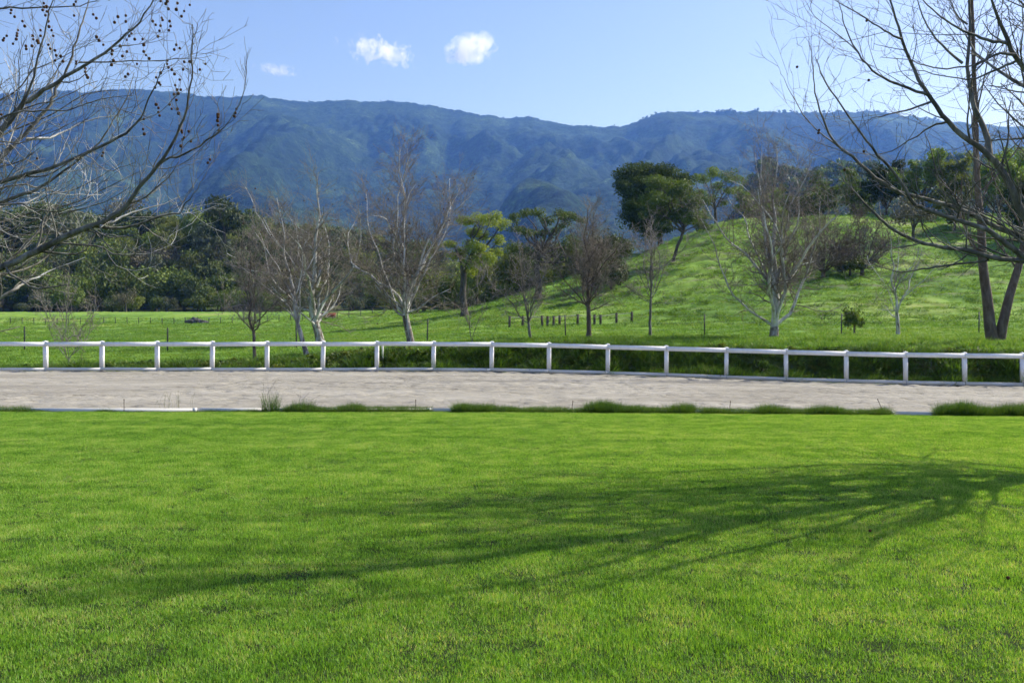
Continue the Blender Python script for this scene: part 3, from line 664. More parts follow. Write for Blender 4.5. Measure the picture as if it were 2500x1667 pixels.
# limbs of the rest of the crown: back, right, and over the lawn towards the camera, above the frame
HL = [((8.3, 11.9, 4.2), (0.1, 1.0, 1.25), 4.4, .075), ((8.1, 11.6, 5.0), (-0.9, 0.5, 1.2), 3.4, .05), ((8.4, 12.2, 3.4), (1, 0.2, .8), 4.0, .08), ((8.35, 12.1, 3.3), (0.7, -0.5, 1.1), 4.2, .055),
      ((8.1, 11.6, 5.0), (-0.1, -0.5, 1.3), 3.0, .05), ((8.0, 11.3, 6.2), (-0.8, -0.2, 1.0), 2.4, .04), ((8.05, 11.3, 6.4), (-1.0, 0.5, 1.0), 2.6, .04),
      ((8.1, 11.6, 5.2), (0.9, 0.8, 1.0), 3.4, .05), ((8.3, 12.0, 3.8), (0.5, 1.1, 0.7), 4.2, .06), ((8.1, 11.4, 5.8), (-0.2, 1.0, 1.0), 3.4, .05)]
def from_shadow(px, py, z):
    Y = EYE * FPX / (py - HOR); k = z / math.tan(R(SUN_EL)); return Vector(((px - 1250) / FPX * Y + k * math.sin(R(SUN_AZ)), Y + k * math.cos(R(SUN_AZ)), z))
SL = [([(2420,1182,2.9),(2200,1215,3.6),(1900,1262,4.6),(1600,1302,5.5),(1300,1345,6.5),(1000,1385,7.4),(640,1420,8.6)], .10, .03), ([(2100,1262,3.9),(1966,1307,4.4),(1700,1375,5.2),(1488,1435,6.0),(1300,1470,6.6)], .05, .015),
      ([(2200,1138,3.9),(1900,1143,4.7),(1500,1156,6.0),(1116,1182,7.4)], .07, .02), ([(2250,1180,3.6),(2000,1205,4.5),(1600,1240,5.7),(1300,1262,6.7)], .06, .018), ([(1750,1290,5.2),(1450,1390,6.2),(1000,1460,7.3),(560,1478,8.4)], .05, .014),
      ([(2280,1225,3.8),(2180,1300,4.4),(2060,1385,5.0)], .022, .010), ([(2400,1250,3.6),(2380,1330,4.2),(2250,1420,4.9)], .020, .010)]
SPH = [(3.0, (0.7, 2.0), (28, 60), 0.10, 0.13, 6, 0.55, 0.18), (4.8, (0.25, 0.9), (28, 62), 0.06, 0.14, 4, 0.6, 0.15), (4.4, (0.1, 0.35), (25, 60), 0.03, 0.13, 3, 0.75, 0.2)]
for k in range(24):
    q = tr[0][rnd.randrange(9, len(tr[0]) - 1)]; a = rnd.uniform(-.35, 3.5); el = rnd.uniform(.5, 1.3)
    if math.cos(a) < -.3 and q.z < 5.0: el += .5
    HL.append((tuple(q), (math.cos(a), math.sin(a), el), min(rnd.uniform(2.0, 4.0), (9.8 - q.z) * .85), rnd.uniform(.026, .046)))
for k in range(16):
    q = tr[0][rnd.randrange(7, 12)]; a = rnd.uniform(-.3, 2.0)
    HL.append((tuple(q), (math.cos(a), math.sin(a), rnd.uniform(.3, .9)), rnd.uniform(2.2, 4.4), rnd.uniform(.035, .06)))
for sp_, ra_, rb_ in SL:      # limbs whose shadows streak across the lawn
    pp = [from_shadow(*q) for q in sp_]; st = min(tr[0], key=lambda w: (w - pp[0]).length + abs(w.z - pp[0].z + .8)); ch = chain_from(catmull([st] + pp, 3), ra_, rb_, rnd, .02)
    part('limb', [ch], M['grey_bark'], rt, RT); sub = []; sprout(ch, SPH, rnd, sub, .006); twigs += sub
for p, d, L, r in HL:
    ch = grow(Vector(p), Vector(d), L, r, r * .2, rnd, 9, .13, .06); part('limb', [ch], M['grey_bark'], rt, RT)
    sub = []; sprout(ch, SPH, rnd, sub, .0055); twigs += sub
sub = []; sprout((tr[0][6:], tr[1][6:]), SPH, rnd, sub); twigs += sub
tw = part('twigs', twigs, M['grey_bark'], rt, RT); tw['kind'] = 'stuff'
for a, b in ((2116, 51), (2121, 196), (2062, 415), (2000, 318), (1998, 325), (2109, 370), (1946, 164)):
    seed_ball(rt, wpt(a, b, 12.0) - RT, 1.05)

# ------------------------------------------------------------------ white arena fence
m, t = newmat('white_vinyl')
g = t.nodes.new('ShaderNodeNewGeometry'); sx_ = t.nodes.new('ShaderNodeSeparateXYZ'); t.links.new(g.outputs['Position'], sx_.inputs[0])
nz = ntex(t, worldpos(t, (1, 1, .4)), 5.0, 5, .65); st_ = N(t, 'ShaderNodeMapRange'); st_.inputs[1].default_value = .42; st_.inputs[2].default_value = -.15; t.links.new(sx_.outputs['Z'], st_.inputs[0])
mm_ = N(t, 'ShaderNodeMath', operation='MULTIPLY'); t.links.new(st_.outputs[0], mm_.inputs[0]); t.links.new(nz, mm_.inputs[1])
c = mix(t, mm_.outputs[0], (0.86, 0.86, 0.86), (0.42, 0.38, 0.31)); c = mix(t, 1.0, c, ramp(t, nz, [(.3, (.86, .86, .85)), (.6, (1, 1, 1))]), 'MULTIPLY')
out(t, principled(t, c, .45, None, .4)); M['vinyl'] = m
PX = [(-285), (-150), -20, 112, 249, 384, 518, 652, 788, 920, 1058, 1200, 1340, 1484, 1627, 1773, 1919, 2066, 2211, 2355, 2497, 2640, 2785, 2935]
posts = []
for px in PX:
    Y = float(fence_depth(px)); X = (px - 1250) / FPX * Y; posts.append(Vector((X, Y, float(low_z(X, Y)))))
fo = Vector((0, 38, 0)); fe = empty('arena_fence', fo, 0, 'long white board fence along the far side of the sand arena', 'fence')
def beam(a, b, w, h):
    """box from a to b (centres), width w across, height h"""
    d = b - a; s = Vector((-d.y, d.x, 0)).normalized() * w / 2; u = Vector((0, 0, h / 2))
    v = [a - s - u, b - s - u, b + s - u, a + s - u, a - s + u, b - s + u, b + s + u, a + s + u]
    return np.array([tuple(x) for x in v]), np.array([(0,3,2,1),(4,5,6,7),(0,1,5,4),(1,2,6,5),(2,3,7,6),(3,0,4,7)])
pv_, pf_ = boxes([(0, 0, 0.55, 0.15, 0.15, 1.16)])
cap = np.array([(-.082,-.082,1.131),(.082,-.082,1.131),(.082,.082,1.131),(-.082,.082,1.131),(-.082,-.082,1.155),(.082,-.082,1.155),(.082,.082,1.155),(-.082,.082,1.155),(0,0,1.185)])
cf4 = np.array([(0,3,2,1),(0,1,5,4),(1,2,6,5),(2,3,7,6),(3,0,4,7)]); cf3 = np.array([(4,5,8),(5,6,8),(6,7,8),(7,4,8)])
pm = cm = None
for i, p in enumerate(posts):
    d = (posts[min(i + 1, len(posts) - 1)] - posts[max(i - 1, 0)]); rz = math.atan2(d.y, d.x)
    if pm is None:
        po = mk('post', pv_, pf_, M['vinyl'], fe); pm = po.data
        co = mk('post_cap', cap, [cf4, cf3], M['vinyl'], po); cm = co.data
    else:
        po = bpy.data.objects.new('post', pm); COL.objects.link(po); po.parent = fe
        co = bpy.data.objects.new('post_cap', cm); COL.objects.link(co); co.parent = po
    po.location = p - fo; fr = random.Random(i * 7 + 3); po.rotation_euler = (fr.gauss(0, .008), fr.gauss(0, .009), rz)
for i in range(len(posts) - 1):
    a, b = posts[i] - fo, posts[i + 1] - fo; d = (b - a).normalized(); nrm = Vector((d.y, -d.x, 0)) * 0.096
    for nm, z, h in (('top_rail', 1.052, 0.168), ('bottom_rail', 0.05, 0.125)):
        fr = random.Random(i * 5 + int(z * 10)); v, f = beam(a + d * 0.006 + nrm + Vector((0, 0, z + fr.gauss(0, .007))), b - d * 0.006 + nrm + Vector((0, 0, z + fr.gauss(0, .007))), 0.038, h); mk(nm, v, f, M['vinyl'], fe)

# low white edging boards between lawn and sand
EB = [(-60, 478, 'long low white edging board at the left, along the lawn'), (484, 655, 'short sunken white edging board beside the tall grass tuft'), (660, 1050, 'white edging board hidden behind grass tufts left of centre'), (1052, 1690, 'white edging board showing in gaps of the central grass fringe'), (1696, 2180, 'white edging board behind the grass fringe right of centre'), (2184, 2420, 'white edging board showing bare at the right beside the dense grass')]
for k, (a, b, lab) in enumerate(EB):
    yy = LAWN_Y + 0.10 + (0.05 if k % 2 else 0); A = Vector(((a - 1250) / FPX * yy, yy, 0)); Bv = Vector(((b - 1250) / FPX * yy, yy, 0))
    A.z = float(low_z(A.x, yy)) + 0.005; Bv.z = float(low_z(Bv.x, yy)) + 0.005
    c = (A + Bv) / 2; e = empty('edging_board', c, 0, lab, 'edging board', 'low white boards edging the sand')
    v, f = beam(A - c, Bv - c, 0.045, 0.105); mk('board', v, f, M['vinyl'], e)
    v, f = boxes([(0, 0, 0, 0.07, 0.066, 0.118)]); ec = mk('end_cap', v, f, M['vinyl'], e); ec.location = Bv - c - Vector((0.02, 0, 0))
# thin rusty stakes by the boards
M['rust'] = mat_plain('rusty_steel', (0.10, 0.065, 0.045), 0.9, 0.4, 30, 0.3)
for px, h, ln, lab in ((303, .27, 0.0, 'thin rusty stake beside the long white edging board at left'), (1015, .26, 0.0, 'thin rusty stake standing at the left end of the central grass fringe'), (1395, .25, .12, 'thin rusty stake in the middle of the grass fringe'), (1780, .27, .10, 'thin rusty stake in the grass fringe right of centre'), (2160, .34, -.42, 'thin rusty stake leaning left beside the bare white board')):
    yy = LAWN_Y + 0.04; X = (px - 1250) / FPX * yy; b = Vector((X, yy, float(low_z(X, yy)) - .03))
    st = empty('steel_stake', b, 0, lab, 'stake', 'thin stakes along the lawn edge')
    part('rod', [([b, b + Vector((ln * h * .5, 0, h * .5)), b + Vector((ln * h, 0, h))], [.007, .007, .007])], M['rust'], st, b)
    part('rod_tip', [([b + Vector((ln * h, 0, h - .01)), b + Vector((ln * h, 0, h)), b + Vector((ln * h, 0, h + .012))], [.011, .011, .008])], M['rust'], st, b)
# white standpipe behind the fence
b = gpt(934, 40.4); b.z = 0.0
e = empty('standpipe', b, 0, 'thin white standpipe with dark cap just behind the fence post', 'pipe')
part('pipe', [([b, b + Vector((0, 0, .5)), b + Vector((0, 0, 1.0))], [.045, .045, .045])], M['vinyl'], e, b)
M['black'] = mat_plain('black_plastic', (0.03, 0.03, 0.032), 0.5)
part('pipe_cap', [([b + Vector((0, 0, .98)), b + Vector((0, 0, 1.06)), b + Vector((0, 0, 1.12))], [.06, .06, .05])], M['black'], e, b)
# two fallen seed balls on the lawn
for px, py, lab in ((2124, 1308, 'dark fallen seed ball on the lawn beside the branch shadow'), (2461, 1426, 'dark fallen seed ball on the lawn at the right edge')):
    Y = EYE * FPX / (py - HOR); o = bpy.data.objects.new('fallen_seed_ball', SEED); COL.objects.link(o); o.location = ((px - 1250) / FPX * Y, Y, 0.045); o.scale = (0.85,) * 3
    tag(o, lab, 'seed ball', 'seed balls fallen on the lawn')

# ------------------------------------------------------------------ bare trees behind the fence
def bare_tree(name, label, px, Y, top_py, width_px, seed, r0, fork=0.15, stems=5, lean=0.0, spread=(12, 42), bark='syc_bark', twig='twig', dens=1.0, low=0, leader=True, zoff=0.0, trunk_lean=None, seeds=0, curve=0.06, group='bare trees behind the white fence', twr=.0068):
    rnd = random.Random(seed)
    b = gpt(px, Y, -0.08 + zoff); H = EYE + Y * (HOR - top_py) / FPX - b.z; Wd = width_px / FPX * Y
    e = empty(name, b, 0, label, 'tree', group)
    tl = trunk_lean if trunk_lean is not None else lean
    fk = b + Vector((tl * H * fork, rnd.uniform(-.05, .05) * H * fork, H * fork))
    top = fk + Vector((lean * H * (1 - fork), 0, H * (1 - fork) * 0.96))
    tp = [b, b.lerp(fk, 0.4) + Vector((rnd.gauss(0, .02), 0, 0)), fk]
    trunk = chain_from(catmull(tp, 3), r0, r0 * 0.78, rnd, 0.006); trunk[1][0] = r0 * 1.45; trunk[1][1] = r0 * 1.12
    main = [trunk]
    limbs = []
    if leader:
        n = 7; pts = [fk] + [fk.lerp(top, k / n) + Vector((rnd.gauss(0, .012) * H, rnd.gauss(0, .012) * H, 0)) for k in range(1, n)] + [top]
        limbs.append(chain_from(catmull(pts, 2), r0 * .72, .012, rnd, 0.01))
    a0 = rnd.uniform(0, 6.28)
    for k in range(stems):
        a = a0 + k * 2.4 + rnd.uniform(-.4, .4); sp = R(rnd.uniform(*spread))
        hz = fk.z if k < stems * 0.5 else fk.z + rnd.uniform(0, .22) * H
        st = fk.lerp(top, (hz - fk.z) / max(top.z - fk.z, .1)) if leader else fk
        d = Vector((math.cos(a) * math.sin(sp), math.sin(a) * math.sin(sp), math.cos(sp)))
        Ls = min((b.z + H * rnd.uniform(.72, .98) - st.z) / max(math.cos(sp * .7), .3), Wd * .5 / max(math.sin(sp), .12) * rnd.uniform(.85, 1.15) + .2 * H)
        limbs.append(grow(st, d, Ls, r0 * rnd.uniform(.24, .40), .011, rnd, 13, .17, curve))
    for k in range(low):      # low spreading boughs
        a = rnd.uniform(0, 6.28); st = b.lerp(fk, rnd.uniform(.75, 1.0)).lerp(top, rnd.uniform(0, .1)); sp = R(rnd.uniform(58, 85))
        limbs.append(grow(st, Vector((math.cos(a) * math.sin(sp), math.sin(a) * math.sin(sp), math.cos(sp))), Wd * rnd.uniform(.3, .5), r0 * .28, .01, rnd, 8, .12, .05))
    part('trunk', main, M[bark], e, b)
    sc = H / 9.0
    S1 = [(2.5 * dens / sc, (.6 * sc, 2.1 * sc), (28, 70), .06, .19, 8, .5, .16)]
    S2 = [(3.0 * dens / sc, (.35 * sc, 1.2 * sc), (28, 70), .05, .20, 4, .6, .08), (2.2 * dens / sc, (.2 * sc, .65 * sc), (25, 60), .04, .18, 3, .75, .12)]
    tw = []; sec = []
    for c in limbs:
        sub = []; sprout(c, S1, rnd, sub, .009, .45); sec += sub
    for c in sec: sprout(c, S2, rnd, tw, twr, .4)
    for c in limbs: part('limb', [c], M['white_bark' if bark == 'syc_bark' else bark], e, b)
    part('side_branches', sec, M[twig], e, b)['kind'] = 'stuff'
    if seeds:
        ends = [c[0][-1] for c in rnd.sample(tw, min(seeds, len(tw)))]
        for p in ends: seed_ball(e, p - b + Vector((0, 0, -.06)), 2.2)
    part('twigs', tw, M[twig], e, b)['kind'] = 'stuff'
    return e

bare_tree('bare_sapling', 'small leafless sapling with fanned stems behind the fence, far left', 168, 43.5, 660, 190, 21, .055, .07, 7, 0, (14, 40), 'grey_bark', 'twig', .9, 0, False)
bare_tree('bare_tree', 'slim dark leafless tree left of the twin white sycamore', 622, 45.0, 560, 160, 22, .085, .24, 6, -.05, (16, 50), 'brown_bark', 'twig', 1.3, 4, True)
bare_tree('sycamore_tree', 'tall leafless sycamore with white limbs forking low, left of centre', 783, 62.0, 405, 330, 23, .30, .13, 8, .02, (14, 52), 'syc_bark', 'twig_red', 1.5, 5, True, 0, -.25, 40)
bare_tree('sycamore_tree', 'leafless sycamore leaning left, its pale stems crossing in front of the twin trunk', 752, 45.5, 470, 190, 24, .13, .20, 6, -.16, (10, 36), 'syc_bark', 'twig_red', 1.2, 2, True, 0, -.30, 16)
bare_tree('sycamore_tree', 'tallest leafless sycamore left of centre, with brown trunk and white upper limbs', 1004, 47.0, 345, 300, 25, .20, .16, 9, -.03, (8, 48), 'syc_bark', 'twig_red', 1.6, 6, True, 0, -.18, 46)
bare_tree('bare_sapling', 'thin two-stemmed bare sapling in front of the gnarled oak', 1152, 44.5, 625, 90, 26, .055, .04, 3, .06, (6, 16), 'grey_bark', 'twig', .7, 0, False)
bare_tree('bare_tree', 'small crooked leafless tree with pale twigs left of the dense brown one', 1296, 47.5, 575, 160, 27, .085, .16, 6, -.12, (12, 42), 'grey_bark', 'twig', 1.2, 2, True)
bare_tree('bare_tree', 'dense brown leafless tree with straight trunk right of centre', 1437, 47.0, 500, 190, 28, .13, .24, 10, -.01, (6, 46), 'brown_bark', 'twig_red', 1.5, 5, True, curve=.1)
bare_tree('bare_tree', 'slender leafless tree standing below the big hilltop oak', 1588, 47.5, 515, 150, 29, .075, .30, 6, .01, (10, 42), 'grey_bark', 'twig', 1.0, 5, True)
bare_tree('sycamore_tree', 'large vase-shaped leafless sycamore with pale limbs before the green hill', 1890, 46.5, 322, 330, 30, .25, .06, 13, 0, (8, 58), 'syc_bark', 'twig_red', 1.45, 0, True, 0, 0, 0, .085)
bare_tree('bare_tree', 'small whitish leafless tree on the slope left of the double-trunked tree', 2193, 59.0, 560, 150, 31, .13, .22, 6, -.08, (14, 46), 'syc_bark', 'twig', .9, 2, True)
# double trunk at right
b = gpt(2432, 42.0, -.1); e = empty('double_trunk_tree', b, 0, 'tall dark double-trunked bare tree rising behind the fence at right', 'tree', 'bare trees behind the white fence')
rnd = random.Random(44); tw = []; sec = []; lm = []
def tp(pts, Y=42.0): return [wpt(x, y, Y) for x, y in pts]
t1 = chain_from(catmull([b + Vector((-.12, 0, 0))] + tp([(2416, 790), (2410, 720), (2399, 640), (2396, 560), (2388, 480), (2384, 400), (2380, 250), (2375, 80), (2368, -120), (2380, -320)]), 2), .27, .04, rnd, .01)
t2 = chain_from(catmull([b + Vector((.18, .1, 0))] + tp([(2448, 790), (2466, 720), (2486, 650), (2505, 560), (2520, 440), (2545, 300), (2560, 100), (2600, -150)]), 2), .25, .04, rnd, .01)
for tt_ in (t1, t2): part('trunk', [tt_], M['brown_bark'], e, b)
for tt_ in (t1, t2):
    sprout(tt_, [(1.25, (2.0, 4.2), (38, 70), .09, .11, 8, .34, .14)], rnd, lm, .02)
for c in lm: part('limb', [c], M['brown_bark'], e, b); sprout(c, [(1.5, (.7, 1.9), (25, 55), .08, .14, 5, .5, .15)], rnd, sec, .009)
for c in sec: sprout(c, [(2.4, (.35, 1.0), (22, 55), .06, .14, 4, .6, .12), (2.4, (.18, .5), (20, 50), .05, .13, 3, .75, .15)], rnd, tw, .006)
part('side_branches', sec, M['twig'], e, b)['kind'] = 'stuff'; part('twigs', tw, M['twig'], e, b)['kind'] = 'stuff'

# ------------------------------------------------------------------ leafy oaks
def leafquads(cent, size, rng, name, mat, parent=None, link=True, flat=0.0, rndv=None, outward=None):
    """one small diamond leaf-clump face per centre"""
    n = len(cent); nn = rng.normal(size=(n, 3))
    if outward is not None: nn = nn + outward * 1.1
    nn[:, 2] += flat
    nn /= np.linalg.norm(nn, axis=1, keepdims=True)
    a = np.cross(nn, rng.normal(size=(n, 3))); a /= np.linalg.norm(a, axis=1, keepdims=True) + 1e-9; b = np.cross(nn, a)
    s = rng.uniform(size[0], size[1], n)[:, None]
    V = np.stack([cent - a * s, cent - b * s * .62 + nn * s * .15, cent + a * s, cent + b * s * .62 + nn * s * .15], 1).reshape(-1, 3)
    i = (np.arange(n) * 4)[:, None]; q = np.concatenate([i + np.array([0, 1, 2]), i + np.array([0, 2, 3])])
    rv = np.repeat(rng.random(n) if rndv is None else rndv, 4).astype(np.float32)
    return mk(name, V, [q], mat, parent, False, link, {'rnd': ('FLOAT', rv)})

M['oak_leaf'] = mat_leaf('oak_leaf', [(0.022, 0.040, 0.010), (0.040, 0.068, 0.015), (0.070, 0.105, 0.022), (0.11, 0.145, 0.035)], 0.25, 0.35, 0.08, 0.65)
M['spring_leaf'] = mat_leaf('spring_oak_leaf', [(0.080, 0.120, 0.020), (0.150, 0.200, 0.030), (0.230, 0.285, 0.046), (0.30, 0.34, 0.08)], 0.4, 0.35, 0.25, 0.55)
M['mid_leaf'] = mat_leaf('fresh_oak_leaf', [(0.050, 0.088, 0.016), (0.088, 0.145, 0.024), (0.138, 0.205, 0.036), (0.19, 0.25, 0.056)], 0.35, 0.35, 0.25, 0.55)

def oak(name, label, px, Y, top_py, width_px, seed, r0, leaf, fork=.3, nl=5, lean=0., nleaf=26, spread=(25, 70), group='leafy oaks', dense=1.0, wob=.22, clump=.55, lsz=(.10, .22), start=.3):
    rnd = random.Random(seed); rng = np.random.default_rng(seed)
    b = gpt(px, Y, -.15); H = EYE + Y * (HOR - top_py) / FPX - b.z; Wd = width_px / FPX * Y
    e = empty(name, b, 0, label, 'tree', group)
    fk = b + Vector((lean * H * fork, 0, H * fork))
    tr = chain_from(catmull([b, b.lerp(fk, .5) + Vector((rnd.gauss(0, .1), 0, 0)), fk], 4), r0, r0 * .72, rnd, .03); tr[1][0] = r0 * 1.35
    part('trunk', [tr], M['oak_bark'], e, b)
    L1 = []; L2 = []; L3 = []
    a0 = rnd.uniform(0, 6.28)
    for k in range(nl):
        a = a0 + k * 6.283 / nl * 1.0 + rnd.uniform(-.5, .5); sp = R(rnd.uniform(*spread)) if k else R(12)
        L = min(H * (1 - fork) / max(math.cos(sp), .35), Wd * .5 / max(math.sin(sp), .2)) * rnd.uniform(.85, 1.05)
        c = grow(fk - Vector((0, 0, rnd.uniform(0, .06) * H)), Vector((math.cos(a) * math.sin(sp), math.sin(a) * math.sin(sp), math.cos(sp))), L, r0 * rnd.uniform(.4, .6), r0 * .09, rnd, 9, wob, .03)
        L1.append(c); part('limb', [c], M['oak_bark'], e, b)
    sc = H / 10
    for c in L1: sprout(c, [(1.15 * dense / sc, (1.2 * sc, 3.0 * sc), (35, 75), .06, .22, 6, .55, start)], rnd, L2, .03)
    for c in L2: sprout(c, [(1.9 * dense / sc, (.5 * sc, 1.4 * sc), (30, 70), .08, .22, 4, .6, .25)], rnd, L3, .015)
    part('side_branches', L2 + L3, M['oak_bark'], e, b)['kind'] = 'stuff'
    cs = []; rv = []
    for c in L3 + [x for x in L2]:
        for q in (c[0][-1], c[0][len(c[0]) // 2]):
            if q.z < b.z + H * (.22 if fork > .2 else .06): continue
            k = max(4, int(nleaf * rnd.uniform(.6, 1.3))); cs.append(np.array(tuple(q - b)) + rng.normal(size=(k, 3)) * np.array([clump, clump, clump * .55]) * .6 * sc); rv.append(np.clip(rng.normal(rnd.uniform(.3, .7), .18, k), 0, 1))
    leafquads(np.concatenate(cs), lsz, rng, 'crown', M[leaf], e, True, .5, np.concatenate(rv))
    return e
LV = lambda nm, cols, tr=.2: mat_leaf(nm, cols, tr, .12, .2, .6)
M['w_dark'] = LV('dark_evergreen_leaf', [(0.026, 0.042, 0.010), (0.048, 0.074, 0.016), (0.084, 0.118, 0.024), (0.13, 0.16, 0.040)])
M['w_green'] = LV('mid_evergreen_leaf', [(0.046, 0.072, 0.013), (0.084, 0.124, 0.020), (0.135, 0.185, 0.032), (0.19, 0.23, 0.052)])
M['w_sage'] = LV('sage_leaf', [(0.045, 0.058, 0.030), (0.070, 0.088, 0.045), (0.105, 0.125, 0.068), (0.14, 0.155, 0.09)])
M['w_olive'] = LV('olive_spring_leaf', [(0.065, 0.085, 0.018), (0.110, 0.138, 0.026), (0.17, 0.20, 0.042), (0.22, 0.24, 0.07)], .3)
M['w_brown'] = LV('bare_brush', [(0.050, 0.044, 0.026), (0.084, 0.076, 0.046), (0.125, 0.115, 0.072), (0.17, 0.155, 0.10)], .1)
def c4(x, y): return (1074 + x * .6063, 317 + y * .6063)
def lobed(name, label, Y, base, trunk, lobes, leaf, seed, r0, nleaf, lsz, cat='tree', group='leafy oaks', bark='oak_bark', depth=1.0, shell=.35, wob=.06, flatz=.75):
    """tree whose limbs lead to hand-placed foliage clumps; clump depths spread round the trunk"""
    rnd = random.Random(seed); rng = np.random.default_rng(seed)
    bx, by = c4(*base); b = gpt(bx, Y, -.15); e = empty(name, b, 0, label, cat, group)
    kz = b.z - wpt(bx, by, Y).z                     # keep the tree on the ground it stands on
    P_ = lambda q, dy=0.: wpt(*c4(*q), Y) + Vector((0, dy, kz * .6))
    tp_ = [b] + [P_(q) for q in trunk]; tr = chain_from(catmull(tp_, 4), r0, r0 * .7, rnd, .02); tr[1][0] = r0 * 1.4
    part('trunk', [tr], M[bark], e, b); fk = tp_[-1]; C = []; RV = []; O = []; sec = []
    span = max(l[0] for l in lobes) - min(l[0] for l in lobes); Wm = span * .6063 / FPX * Y
    for k, (x, y, r) in enumerate(lobes):
        c = P_((x, y), (rnd.uniform(-.42, .42) if k % 3 else rnd.uniform(-.15, .15)) * Wm * depth); rm = r * .6063 / FPX * Y
        st = tr[0][-1 - rnd.randrange(0, 4)]
        m1 = st.lerp(c, .4) + Vector((rnd.gauss(0, wob), rnd.gauss(0, wob), rnd.gauss(.04, wob))) * (c - st).length; m2 = st.lerp(c, .72) + Vector((rnd.gauss(0, wob), rnd.gauss(0, wob), rnd.gauss(.03, wob))) * (c - st).length
        lb = chain_from(catmull([st, m1, m2, c], 3), r0 * rnd.uniform(.3, .48), .03, rnd, .02); part('limb', [lb], M[bark], e, b)
        sprout((lb[0][4:], lb[1][4:]), [(2.2, (rm * .7, rm * 1.5), (30, 75), .05, .22, 5, .6, .1), (2.6, (rm * .3, rm * .7), (30, 70), .05, .2, 3, .6, .2)], rnd, sec, .012)
        n = int(nleaf * (r / 45) ** 2); sub = max(3, int(r / 7)); cc = rng.normal(size=(sub, 3)); cc /= np.linalg.norm(cc, axis=1, keepdims=True); cc *= (rng.random(sub) ** .4)[:, None] * rm * .8; cc[:, 2] *= flatz
        w = rng.integers(0, sub, n); d = rng.normal(size=(n, 3)); d /= np.linalg.norm(d, axis=1, keepdims=True); rr_ = rm * shell * (1 + .5 * rng.random(sub))[w] * rng.random(n) ** .4
        pt = np.array(tuple(c - b)) + cc[w] + d * rr_[:, None] * np.array([1.15, 1.15, .7]); C.append(pt); O.append(d); base_v = rng.uniform(.2, .75, sub)
        RV.append(np.clip(base_v[w] + rng.normal(0, .12, n), 0, 1))
    part('side_branches', sec, M[bark], e, b)['kind'] = 'stuff'
    leafquads(np.concatenate(C), lsz, rng, 'crown', M[leaf], e, True, .45, np.concatenate(RV), np.concatenate(O) * .6)
    return e
lobed('oak_tree', 'gnarled oak with thick dark trunk and yellow-green spring leaves near centre', 105, (100, 745), [(92, 650), (96, 580), (90, 520)], [(110,355,35),(160,350,38),(210,350,38),(250,370,32),(130,400,35),(180,420,28),(240,430,28),(90,480,30),(150,470,40),(60,500,30),(140,520,45),(190,510,40),(110,560,30),(40,450,30),(225,480,30)], 'spring_leaf', 51, .42, 1300, (.05, .13), wob=.13, shell=.62)
lobed('oak_tree', 'wide open-crowned gnarled oak right of the yellow-green one', 114, (395, 722), [(398, 640), (388, 570), (402, 510)], [(300,380,28),(340,360,30),(390,370,30),(430,390,28),(480,360,30),(520,380,32),(560,385,22),(300,430,26),(350,440,30),(410,440,28),(470,430,28),(500,410,26),(290,500,42),(330,515,42),(450,500,42),(510,490,42),(550,510,36),(360,560,28),(480,560,32),(540,460,32)], 'mid_leaf', 52, .42, 1200, (.05, .13), wob=.13, shell=.62)
lobed('oak_tree', 'largest dark green oak with dense rounded crown on the hill shoulder', 138, (888, 500), [(886, 440), (880, 380)], [(760,210,62),(830,175,62),(900,185,62),(960,215,52),(740,260,48),(790,290,62),(860,265,62),(800,360,58),(835,425,52),(875,350,58),(930,285,52),(850,220,60),(790,235,55),(770,320,42),(900,420,40),(980,260,42)], 'oak_leaf', 53, .40, 1700, (.08, .20), shell=.6)
lobed('oak_tree', 'lighter green oak in front of the big dark one, trunk leaning on the slope', 117, (940, 562), [(950, 500), (975, 440), (985, 400)], [(870,240,45),(850,300,45),(960,260,50),(1000,310,55),(1040,360,50),(950,350,45),(900,380,40),(1050,290,40),(890,320,42),(1060,400,34),(1000,375,40),(920,230,36),(840,350,36),(930,300,42)], 'mid_leaf', 54, .22, 1300, (.06, .16), shell=.6)
lobed('oak_tree', 'smaller lacy-crowned oak on the crest right of the big dark oak', 143, (1112, 362), [(1110, 310), (1105, 280)], [(1050,180,30),(1090,160,32),(1140,165,32),(1190,185,30),(1060,220,26),(1120,210,30),(1170,225,28),(1085,255,24),(1150,265,22),(1035,165,20),(1210,200,20)], 'mid_leaf', 55, .24, 1300, (.06, .15), wob=.1, shell=.62)
bare_tree('thicket_tree', 'broad brown bare thicket tree on the green hillside, the left of two', 2010, 101, 500, 260, 81, .24, .10, 13, .02, (15, 74), 'brown_bark', 'brown_bark', 1.15, 8, False, twr=.018, group='brown thicket trees on the hillside')
bare_tree('thicket_tree', 'broad brown bare thicket tree on the green hillside, the right of two', 2105, 104, 508, 250, 82, .24, .10, 13, .02, (15, 74), 'brown_bark', 'brown_bark', 1.15, 8, False, twr=.018, group='brown thicket trees on the hillside')
oak('oak_tree', 'half-hidden green oak behind the hill crest right of the vase-shaped sycamore', 2010, 165, 425, 90, 56, .22, 'mid_leaf', .2, 6, 0, 34, (10, 50), dense=1.3)
